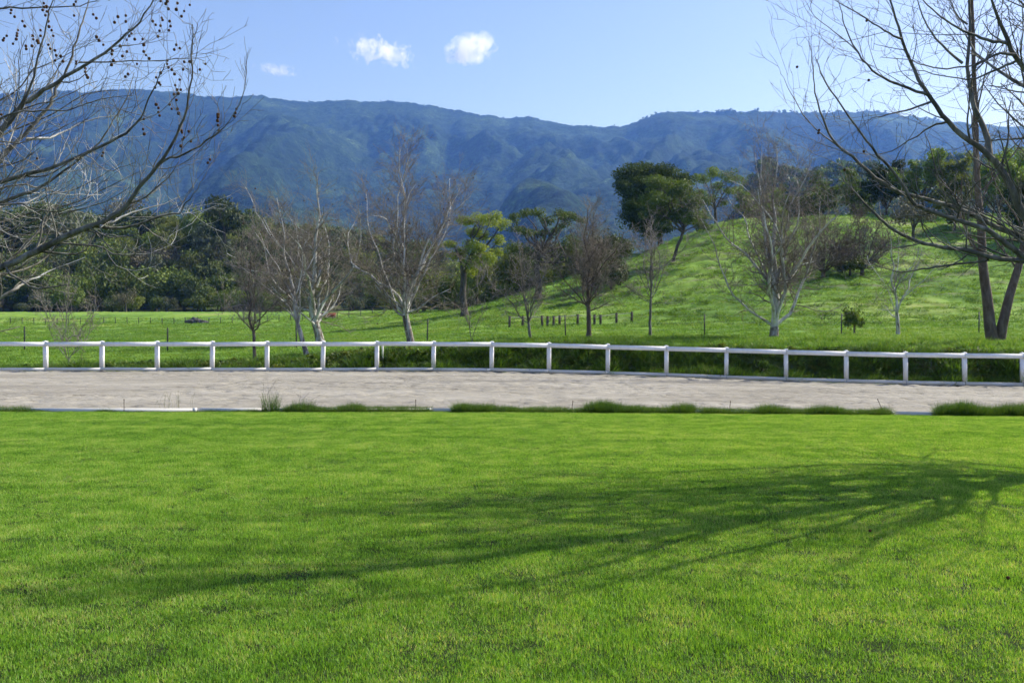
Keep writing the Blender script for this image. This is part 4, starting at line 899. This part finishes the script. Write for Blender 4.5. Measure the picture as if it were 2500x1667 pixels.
for k, (px, Y, tp_, w_, lf, lab) in enumerate(((1835, 152, 452, 120, 'mid_leaf', 'low oak crown behind the crest just left of the vase-shaped sycamore'), (1925, 160, 440, 130, 'oak_leaf', 'dark oak crown on the crest behind the vase-shaped sycamore'), (2090, 158, 428, 130, 'mid_leaf', 'fresh green oak on the crest above the sprawling brown bush'), (2165, 150, 405, 140, 'oak_leaf', 'dark oak on the crest above the small whitish tree'), (2345, 142, 372, 150, 'spring_leaf', 'yellow-green oak on the crest left of the double trunk'), (2495, 150, 360, 170, 'mid_leaf', 'fresh green oak on the crest at the right frame edge'))):
    oak('oak_tree', lab, px, Y, tp_, w_, 160 + k, .24, lf, .2, 7, 0, 26, (12, 66), dense=1.3, clump=.75)
oak('oak_tree', 'green oak on the crest behind the right foreground branches', 2252, 148, 378, 190, 57, .28, 'mid_leaf', .3, 7, 0, 36, (15, 66), dense=1.3)
oak('oak_tree', 'tall green oak at the right edge behind the double trunk', 2440, 130, 352, 200, 58, .3, 'mid_leaf', .3, 7, 0, 36, (15, 66), dense=1.3)
oak('oak_tree', 'dark oak at the far right edge of the hill', 2560, 118, 380, 220, 59, .3, 'oak_leaf', .2, 8, 0, 50, (15, 66), dense=1.4, clump=.8)

# ------------------------------------------------------------------ woods: crown variants shared by many trees
def crown_variant(name, seed, n, mat, lobes=7, leaf=(.16, .42), flatten=.8, open_=0.0):
    """crown about 1 unit radius, standing on z=0..; returns mesh"""
    rng = np.random.default_rng(seed); C = []; O = []; RV = []
    for k in range(lobes):
        a = rng.uniform(0, 6.28); r = 0 if k == 0 else rng.uniform(.25, .74)
        c = np.array([math.cos(a) * r, math.sin(a) * r, rng.uniform(.45, 1.05) * flatten if k else .75]); rad = rng.uniform(.22, .46) if k else .55
        m_ = n // lobes; d = rng.normal(size=(m_, 3)); d /= np.linalg.norm(d, axis=1, keepdims=True)
        rr_ = rad * (rng.random(m_) ** (.22 + open_)) * (1 + .22 * noise(d[:, 0] * 2.3 + seed, d[:, 1] * 2.3 + d[:, 2] * 1.7, k + 3))
        C.append(c + d * rr_[:, None] * np.array([1, 1, .8])); O.append(d); RV.append(np.clip(rng.normal(.35 + .3 * rng.random(), .16, m_), 0, 1))
    C = np.concatenate(C); C[:, 2] = np.maximum(C[:, 2], .06 + .1 * rng.random(len(C)))
    o = leafquads(C, (leaf[0] * .2, leaf[1] * .2), rng, name, mat, None, False, .25, np.concatenate(RV), np.concatenate(O))
    return o.data
CV = {'dark': [crown_variant('crown', 100 + k, 3200, M['w_dark'], 14, (.14, .34)) for k in range(4)], 'green': [crown_variant('crown', 110 + k, 3000, M['w_green'], 14, (.14, .34)) for k in range(4)],
      'sage': [crown_variant('crown', 120 + k, 2200, M['w_sage'], 13, (.14, .36), .9, .1) for k in range(2)], 'olive': [crown_variant('crown', 130 + k, 2200, M['w_olive'], 13, (.14, .34), .9, .1) for k in range(2)],
      'shrub': [crown_variant('crown', 162, 700, M['mid_leaf'], 9, (.3, .7), .75, .9)],
      'brown': [crown_variant('crown', 140 + k, 2000, M['w_brown'], 13, (.10, .26), 1.0, .2) for k in range(2)]}
rnd = random.Random(77)
wv, wf = tubes([([(0, 0, -.05), (.02, .01, .25), (-.02, .02, .5), (.03, 0, .85)], [.085, .06, .05, .02]), ([(0, .01, .3), (.15, .05, .5), (.32, .1, .75)], [.04, .03, .012]), ([(0, 0, .35), (-.14, .08, .55), (-.3, .1, .8)], [.04, .03, .012])], lambda r: 6)
WT = mk('trunk', wv, wf, M['oak_bark'], None, True, False).data
KLAB = {'dark': ('evergreen_oak', 'dark green evergreen oak in the wooded slope behind the field', 'tree', 'dark oaks of the wooded slope'), 'green': ('evergreen_oak', 'mid green round-crowned oak in the wooded slope behind the field', 'tree', 'mid green oaks of the wooded slope'),
        'sage': ('sage_bush', 'grey-green bush in the wooded slope behind the field', 'bush', 'grey-green bushes of the wooded slope'), 'olive': ('spring_oak', 'yellow-green leafing oak in the wooded slope behind the field', 'tree', 'yellow-green oaks of the wooded slope'),
        'shrub': ('shrub', 'small green shrub', 'bush', 'bushes on the hillside'),
        'brown': ('leafless_bush', 'brown leafless bush at the foot of the wooded slope', 'bush', 'brown bushes of the wooded slope')}
def wood_tree(kind, X, Y, w, h, label=None, name=None, group=None, cat=None, z=None):
    nm, lab, ct, gp = KLAB[kind]
    b = Vector((X, Y, float(ground(X, Y)) if z is None else z))
    e = empty(name or nm, b, rnd.uniform(0, 6.28), label or lab, cat or ct, group or gp)
    t_ = bpy.data.objects.new('trunk', WT); COL.objects.link(t_); t_.parent = e; t_.scale = (w * .5, w * .5, h * .75)
    c = bpy.data.objects.new('crown', rnd.choice(CV[kind])); COL.objects.link(c); c.parent = e; c.scale = (w * .55, w * .5 * rnd.uniform(.8, 1.15), h / 1.3); c.location = (0, 0, h * .04)
    return e
pts = []
def far_enough(x, y, d):
    return all((x - a) ** 2 + (y - b_) ** 2 > (d * .5 + e_ * .5) ** 2 * .38 for a, b_, e_ in pts)
tries = 0; WOOD = []
while len(pts) < 320 and tries < 16000:
    tries += 1
    px = rnd.uniform(-220, 1440) if rnd.random() < .6 else rnd.uniform(-180, 640); Y = rnd.uniform(216, 306); X = (px - 1250) / FPX * Y
    w = rnd.uniform(8, 15.5) * (1 if Y > 240 else .85) * (1 if px < 620 else .72)
    if not far_enough(X, Y, w): continue
    pts.append((X, Y, w))
    kind = rnd.choices(('dark', 'green', 'sage', 'olive', 'brown'), (.34, .34, .10, .16, .06) if px < 650 else (.2, .26, .16, .2, .18))[0]
    WOOD.append((kind, px, Y, wood_tree(kind, X, Y, w, w * rnd.uniform(.75, 1.0))))
wood_tree('dark', *((548 - 1250) / FPX * 246, 246), 11.5, 12.5, 'large round dark oak standing tallest on the left woods skyline', None, 'dark oaks of the wooded slope', z=float(wpt(548, 590, 246).z))
# brush along the far edge of the field and under the hill
tries = 0; k = 0; pts = []
while k < 85 and tries < 3000:
    tries += 1
    px = rnd.uniform(-150, 1480); Y = rnd.uniform(203, 222) if px < 1000 else rnd.uniform(128, 180); X = (px - 1250) / FPX * Y; w = rnd.uniform(3.5, 7.5) * Y / 210
    if not far_enough(X, Y, w): continue
    if 1380 < px and Y < 150: continue
    pts.append((X, Y, w)); k += 1
    kind = rnd.choices(('brown', 'sage', 'green', 'olive', 'dark'), (.25, .28, .14, .27, .06))[0]
    WOOD.append((kind + '_edge', px, Y, wood_tree(kind, X, Y, w, w * rnd.uniform(.6, .95), None, {'brown': 'thicket_bush'}.get(kind, 'field_bush'), kind + ' bushes edging the field', 'bush')))
for px, Y, kind, w, h in ((1075, 150, 'olive', 6.5, 6.5), (1110, 142, 'green', 5.5, 6.0), (1165, 138, 'olive', 6.5, 7.5), (1205, 146, 'sage', 6.5, 7.0), (1235, 134, 'olive', 6.0, 7.0), (1262, 150, 'green', 7.0, 8.5), (1300, 146, 'dark', 6.0, 7.5), (1338, 148, 'olive', 7.0, 7.5), (1372, 152, 'olive', 7.5, 8.0), (1402, 158, 'green', 7.5, 8.5), (1432, 150, 'sage', 6.0, 6.5), (1455, 160, 'green', 7.5, 9.0), (1480, 152, 'dark', 6.5, 7.5), (1505, 150, 'green', 5.5, 6.5), (1190, 160, 'green', 8, 8.5), (1130, 165, 'dark', 8, 8.0)):
    WOOD.append((kind, px, 240, wood_tree(kind, (px - 1250) / FPX * Y, Y, w, h)))
# each tree of the wood gets its own label: colour and kind, height on the slope, the landmark before it, order from the left
LANDMARKS = [(-400, 'beyond the left frame edge'), (0, 'behind the seed-ball sycamore'), (330, 'above the dark boulders'), (545, 'behind the slim dark tree'), (690, 'behind the white sycamores'), (880, 'behind the tallest sycamore'), (1060, 'behind the gnarled yellow-green oak'), (1220, 'behind the open-crowned oak')]
ORD = ['leftmost', 'second from left', 'third from left', 'fourth from left', 'fifth from left', 'sixth from left', 'seventh from left', 'eighth from left', 'ninth from left', 'tenth from left']
cells = {}
for kind, px, Y, ob in WOOD:
    lm_ = [n_ for x_, n_ in LANDMARKS if px >= x_][-1]
    edge = kind.endswith('_edge'); k0 = kind.split('_')[0]
    what = {'dark': 'dark green', 'green': 'mid green', 'sage': 'grey-green', 'olive': 'yellow-green', 'brown': 'brown leafless'}[k0] + (' bush' if edge or k0 in ('sage', 'brown') else ' oak')
    where = 'at field edge' if edge else 'low down' if Y < 246 else 'midway up slope' if Y < 275 else 'high on slope'
    cells.setdefault((what, where, lm_), []).append((px, ob))
for (what, where, lm_), ms in cells.items():
    ms.sort(key=lambda q: q[0])
    for i_, (px, ob) in enumerate(ms): ob['label'] = what + ' ' + where + ' ' + lm_ + ((', ' + ORD[min(i_, 9)]) if len(ms) > 1 else '')
# single bushes on the hill
for kind, px, Y, w, h, lab, nm in (('dark', 2075, 102, 4.2, 2.4, 'dark green bush under the brown thicket trees', 'hillside_bush'),
        ('shrub', 2086, 61, 1.7, 2.0, 'small green shrub beside the wire fence post at right', 'shrub'), ('dark', 1455, 101, 3.4, 4.2, 'dark green bush in the hollow below the hill, right of centre', 'hollow_bush'), ('dark', 1492, 108, 4.0, 5.0, 'tall dark bush leaning over the hollow beside the slender bare tree', 'hollow_bush'),
        ('brown', 2230, 120, 6.0, 5.5, 'brown leafless bush on the hill behind the whitish tree', 'hillside_bush'), ('sage', 2330, 128, 6.0, 5.0, 'grey-green bush on the upper hill at right', 'hillside_bush')):
    wood_tree(kind, (px - 1250) / FPX * Y, Y, w, h, lab, nm, 'bushes on the hillside', 'bush')

# far woods on the foothills and along the crest: one mass
rg = np.random.default_rng(15)
P = []
px = rg.uniform(1600, 2700, 1500); Y = rg.uniform(560, 980, 1500); P.append((px, Y, rg.uniform(4, 8, 1500)))
px = rg.uniform(900, 1750, 900); Y = rg.uniform(480, 1500, 900); P.append((px, Y, rg.uniform(4, 9, 900)))
px = rg.uniform(1560, 2300, 150); P.append((px, 4150 + 260 * np.sin(px / 420) + 120 * np.sin(px / 170 + 1), rg.uniform(3, 8, 150)))
px = rg.uniform(0, 1560, 90); P.append((px, 4150 + 260 * np.sin(px / 420) + 120 * np.sin(px / 170 + 1) - rg.uniform(0, 60, 90), rg.uniform(2.5, 5, 90)))
px, Y, S = [np.concatenate(c) for c in zip(*P)]
srcs = [bpy.data.objects.new('far_crown', d_) for d_ in (crown_variant('far_crown', 150, 260, M['w_dark'], 6, (.5, 1.1)), crown_variant('far_crown', 151, 260, M['w_green'], 6, (.5, 1.1)))]
n = len(px)
scatter('far_woods', np.column_stack([(px - 1250) / FPX * Y, Y, mount(px, Y) - 1.0]), np.column_stack([np.zeros((n, 2)), rg.uniform(0, 6.28, n)]), np.column_stack([S, S, S * rg.uniform(.8, 1.3, n)]), srcs, 'distant trees covering foothills and the mountain crest')

# ------------------------------------------------------------------ weeds on the bank, pasture grass
rg = np.random.default_rng(23)
wsrc = [blades(46, .16, (.10, .30), (.008, .018), .45, M['weed'], 'weed_tuft', rg, True) for _ in range(3)] + [blades(30, .14, (.08, .20), (.02, .05), .7, M['weed'], 'broad_weed', rg, True)] + [blades(46, .16, (.12, .34), (.007, .014), .4, M['weed_dark'], 'dark_tuft', rg, True)]
lsrc = []
for sd_, mt_ in ((171, 'w_dark'), (172, 'w_green'), (173, 'w_olive'), (174, 'mid_leaf'), (175, 'mid_leaf')):
    lsrc.append(bpy.data.objects.new('leafy_weed', crown_variant('leafy_weed', sd_, 110, M[mt_], 5, (.5, 1.2), .8, .2)))
n = 2400; px = rg.uniform(20, 2800, n); s_ = rg.uniform(.35, 1.9, n); Y = fence_depth(px) + s_; X = (px - 1250) / FPX * Y
keep = rg.random(n) < np.interp(px, [20, 60, 130, 190, 215, 270, 290, 310, 370, 420, 520, 650, 900, 1150], [0, .3, .1, .05, .5, .5, .0, .4, .4, .1, .5, .75, .8, .75]) * (.25 + sstep(-.25, .3, noise(X * .7, Y * .9, 191))); X, Y = X[keep], Y[keep]; n = len(X); S = rg.uniform(.12, .26, n) * np.interp(X / Y * FPX + 1250, [20, 600, 1000, 1200], [1.1, 1.7, 1.7, 1.1])
scatter('bank_brush', np.column_stack([X, Y, ground(X, Y) - .05]), np.column_stack([rg.normal(0, .2, (n, 2)), rg.uniform(0, 6.28, n)]), np.column_stack([S, S, S * rg.uniform(.6, 1.1, n)]), lsrc, 'low leafy brush on the dark bank under the fence rail')
tsrc = [blades(46, .16, (.08, .24), (.008, .018), .5, M['pasture_blade'], 'bright_tuft', rg, True) for _ in range(3)] + [blades(30, .14, (.07, .16), (.02, .05), .8, M['pasture_blade'], 'bright_weed', rg, True)]
for nm_, n, s0, s1, sr_, sc_, lab in (('bank_weeds', 9000, .25, 1.7, wsrc, 1.15, 'tangled dark weeds on the steep bank behind the white fence'), ('bank_top_grass', 9000, 1.3, 7.0, tsrc, .95, 'bright grass and weeds along the top of the bank')):  # dark face and bright top: the bank's shade and sun put into plant colours
    px = rg.uniform(-250, 2850, n); s_ = rg.uniform(s0, s1, n); Y = fence_depth(px) + s_; X = (px - 1250) / FPX * Y
    keep = rg.random(n) < np.interp(px, [-250, 60, 200, 500, 700, 1000], [.10, .25, .3, .4, .8, 1]) * np.where(px < 560, (s_ < 2.2) * 1.0, 1) * (0.5 + 0.9 * sstep(-.2, .3, noise(X * .6, Y * .8, 91)))
    X, Y = X[keep], Y[keep]; n = len(X); S = sc_ * rg.uniform(.55, 1.25, n) * (1 + .7 * sstep(.1, .5, noise(X * .9, Y * .9, 93)))
    scatter(nm_, np.column_stack([X, Y, ground(X, Y) - .02]), np.column_stack([rg.normal(0, .15, (n, 2)), rg.uniform(0, 6.28, n)]), np.column_stack([S, S, S]), sr_, lab)
psrc = [blades(34, .24, (.07, .17), (.014, .028), .5, M['pasture_blade'], 'pasture_tuft', rg, True) for _ in range(3)]
n = 60000; px = rg.uniform(-250, 2800, n); Y = np.exp(rg.uniform(math.log(43), math.log(165), n)); X = (px - 1250) / FPX * Y
keep = (Y > fence_depth(px) + 3) & (rg.random(n) < .35 + .9 * sstep(-.25, .35, noise(X / 5, Y / 2.2, 95))); px, Y, X = px[keep], Y[keep], X[keep]; n = len(px); S = rg.uniform(.6, 1.3, n) * (Y / 60) ** .55
scatter('pasture_tufts', np.column_stack([X, Y, ground(X, Y) - .02]), np.column_stack([np.zeros((n, 2)), rg.uniform(0, 6.28, n)]), np.column_stack([S * 1.5, S * 1.5, S]), psrc, 'short tufts of pasture grass on field and hill')
hsrc = [blades(40, .3, (.12, .38), (.02, .045), .55, M[mm], 'tussock', rg, True) for mm in ('weed', 'pasture_blade', 'weed_dark')]
n = 9000; px = rg.uniform(1120, 2800, n); Y = rg.uniform(72, 162, n); X = (px - 1250) / FPX * Y
keep = rg.random(n) < .12 + 1.0 * sstep(0, .45, fbm(X / 6, Y / 2.4, 3, 96)); X, Y = X[keep], Y[keep]; n = len(X); S = rg.uniform(.5, 1.3, n)
scatter('hill_tussocks', np.column_stack([X, Y, ground(X, Y) - .03]), np.column_stack([np.zeros((n, 2)), rg.uniform(0, 6.28, n)]), np.column_stack([S * 1.5, S * 1.5, S]), hsrc, 'rough darker grass tussocks on the hillside')
# distinct tall tufts at the lawn edge
for k, (px, h, rad, nb, lab) in enumerate(((660, .52, .17, 260, 'tallest grass tuft at the lawn edge, left of centre'), (742, .34, .22, 260, 'broad grass tuft right beside the tallest one'), (848, .24, .20, 200, 'low grass tuft, third from the left along the lawn edge'))):
    yy = LAWN_Y - .02; X = (px - 1250) / FPX * yy; rg2 = np.random.default_rng(60 + k)
    e = empty('grass_tuft', (X, yy, float(low_z(X, yy)) - .02), 0, lab, 'grass tuft', 'tall tufts along the lawn edge')
    blades(nb, rad, (h * .35, h), (.004, .009), .16, M['weed_dark'], 'blades', rg2, True, .5, e, True, 3)['kind'] = 'stuff'
    st = [([Vector((rg2.normal(0, rad * .4), rg2.normal(0, .05), 0)) + Vector((0, 0, 0)), Vector((rg2.normal(0, rad * .5), 0, h * .7)), Vector((rg2.normal(0, rad * .8), 0, h * rg2.uniform(1.0, 1.3)))], [.002, .0018, .0012]) for _ in range(8)]
    v, f = tubes([([tuple(p) for p in c[0]], c[1]) for c in st], sides); mk('seed_stems', v, f, M['twig'], e)
X = (430 - 1250) / FPX * 20.4
e = empty('dry_stalks', (X, 20.4, 0), 0, 'clump of thin pale dry stalks in front of the sand at left', 'stalks')
rg2 = np.random.default_rng(66); st = []
M['straw'] = mat_plain('pale_straw', (0.36, 0.34, 0.22), .8)
for _ in range(26):
    x = rg2.normal(0, .16); h = rg2.uniform(.15, .42); st.append(([(x, rg2.normal(0, .05), -.03), (x + rg2.normal(0, .02), 0, h * .6), (x + rg2.normal(0, .05), 0, h)], [.0022, .002, .0028]))
v, f = tubes(st, sides); mk('stems', v, f, M['straw'], e)['kind'] = 'stuff'

# ------------------------------------------------------------------ wire fences, posts, trough, boulders
M['tpost'] = mat_plain('dark_green_steel', (0.045, 0.05, 0.045), .7, .3, 20)
M['wire'] = mat_plain('galvanised_wire', (0.22, 0.22, 0.22), .5)
M['oldwood'] = mat_bark('weathered_wood', [(0.05, 0.042, 0.034), (0.09, 0.076, 0.062), (0.14, 0.12, 0.10)], 8.0, .01)
def wire_fence(name, label, pl, h, w, mat, strands, wr, boxy=False):
    o = pl[0]; e = empty(name, o, 0, label, 'fence'); pmesh = None
    for p in pl:
        if pmesh is None:
            if boxy: v, f = boxes([(0, 0, h / 2 - .15, w, w, h + .3), (0, 0, h + .012, w * .9, w * .9, .02)])
            else: v, f = boxes([(0, 0, h / 2 - .15, w, w * .35, h + .3), (0, w * .4, h / 2 - .15, w * .3, w * .44, h + .3), (0, 0, h * .8, w * 1.5, w * .5, .03), (0, 0, h * .5, w * 1.5, w * .5, .03)])
            po = mk('post', v, f, mat, e); pmesh = po.data
        else: po = bpy.data.objects.new('post', pmesh); COL.objects.link(po); po.parent = e
        po.location = p - o; po.rotation_euler = (random.Random(p.x).gauss(0, .02), random.Random(p.y + p.x).gauss(0, .025), 0)
    for a, b_ in zip(pl[:-1], pl[1:]):
        for hh in strands:
            u = Vector((0, 0, hh)); q = a.lerp(b_, .5) - Vector((0, 0, .03)); mk('wire', *tubes([([tuple(a - o + u), tuple(q - o + u), tuple(b_ - o + u)], [wr] * 3)], lambda r: 3), M['wire'], e)
wire_fence('wire_fence', 'thin steel-post wire fence running behind the bare trees', [gpt(a, Y) for a, Y in ((60, 57), (409, 56), (724, 57), (1043, 58), (1381, 59), (1720, 60), (2054, 60.5), (2390, 61), (2730, 61))], 1.35, .075, M['tpost'], (.45, .85, 1.25), .004)
wire_fence('pasture_fence', 'distant wire fence crossing the field at left', [gpt(px, 150) for px in np.arange(-60, 1130, 28.5)], 1.0, .10, M['tpost'], (.5, .9), .006)
wire_fence('corral_fence', 'short dark wooden posts with a rail below the hill', [gpt(a, Y) for a, Y in ((1244, 77), (1276, 78), (1324, 79), (1336, 79), (1351, 79), (1366, 80), (1410, 80.5), (1451, 81), (1466, 81), (1505, 82), (1542, 82.5))], .85, .19, M['oldwood'], (.78,), .025, True)
# rusty red feed trough
b = gpt(788, 150, 0); e = empty('feed_trough', b, R(6), 'low rusty red feed trough standing in the green field', 'trough')
M['redrust'] = mat_plain('red_rust_paint', (0.20, 0.065, 0.045), .85, .4, 2.0, .2)
v = np.array([(-1.9,-.5,.35),(1.9,-.5,.35),(1.9,.5,.35),(-1.9,.5,.35),(-2.0,-.62,1.05),(2.0,-.62,1.05),(2.0,.62,1.05),(-2.0,.62,1.05),(-1.86,-.5,1.05),(1.86,-.5,1.05),(1.86,.5,1.05),(-1.86,.5,1.05),(-1.8,-.42,.42),(1.8,-.42,.42),(1.8,.42,.42),(-1.8,.42,.42)])
f = np.array([(0,3,2,1),(0,1,5,4),(1,2,6,5),(2,3,7,6),(3,0,4,7),(4,5,9,8),(5,6,10,9),(6,7,11,10),(7,4,8,11),(8,9,13,12),(9,10,14,13),(10,11,15,14),(11,8,12,15),(12,13,14,15)])
mk('basin', v, f, M['redrust'], e)
for sx, sy in ((-1.5, -.4), (1.5, -.4), (-1.5, .4), (1.5, .4)):
    v, f = boxes([(sx, sy, .15, .12, .12, .42)]); mk('leg', v, f, M['redrust'], e)
# boulders lying in the field
M['rock'] = mat_bark('dark_field_rock', [(0.045, 0.045, 0.048), (0.085, 0.085, 0.088), (0.15, 0.148, 0.145)], 2.0, .05, stretch=1)
for k, (px, sx, szz, lab) in enumerate(((466, .9, .55, 'leftmost dark boulder of the row lying in the far field'), (474, .7, .72, 'tallest dark boulder of the row lying in the far field'), (482, .8, .5, 'middle dark boulder of the row lying in the far field'), (491, .9, .42, 'flat dark boulder right of the middle of the row in the far field'), (501, .6, .3, 'smallest dark boulder at the right end of the row in the far field'))):
    bm = bmesh.new(); bmesh.ops.create_icosphere(bm, subdivisions=3, radius=1.0); rr3 = random.Random(k)
    for q in bm.verts:
        q.co *= 1 + .35 * float(noise(q.co.x * 1.3 + k * 5, q.co.y * 1.3 + q.co.z * 1.1, k)); q.co.x *= sx; q.co.y *= sx * .8; q.co.z *= szz
    me = bpy.data.meshes.new('boulder'); bm.to_mesh(me); bm.free(); me.materials.append(M['rock'])
    o = bpy.data.objects.new('boulder', me); COL.objects.link(o); o.location = gpt(px, 152, szz * .3); tag(o, lab, 'boulder', 'boulders in the far field')
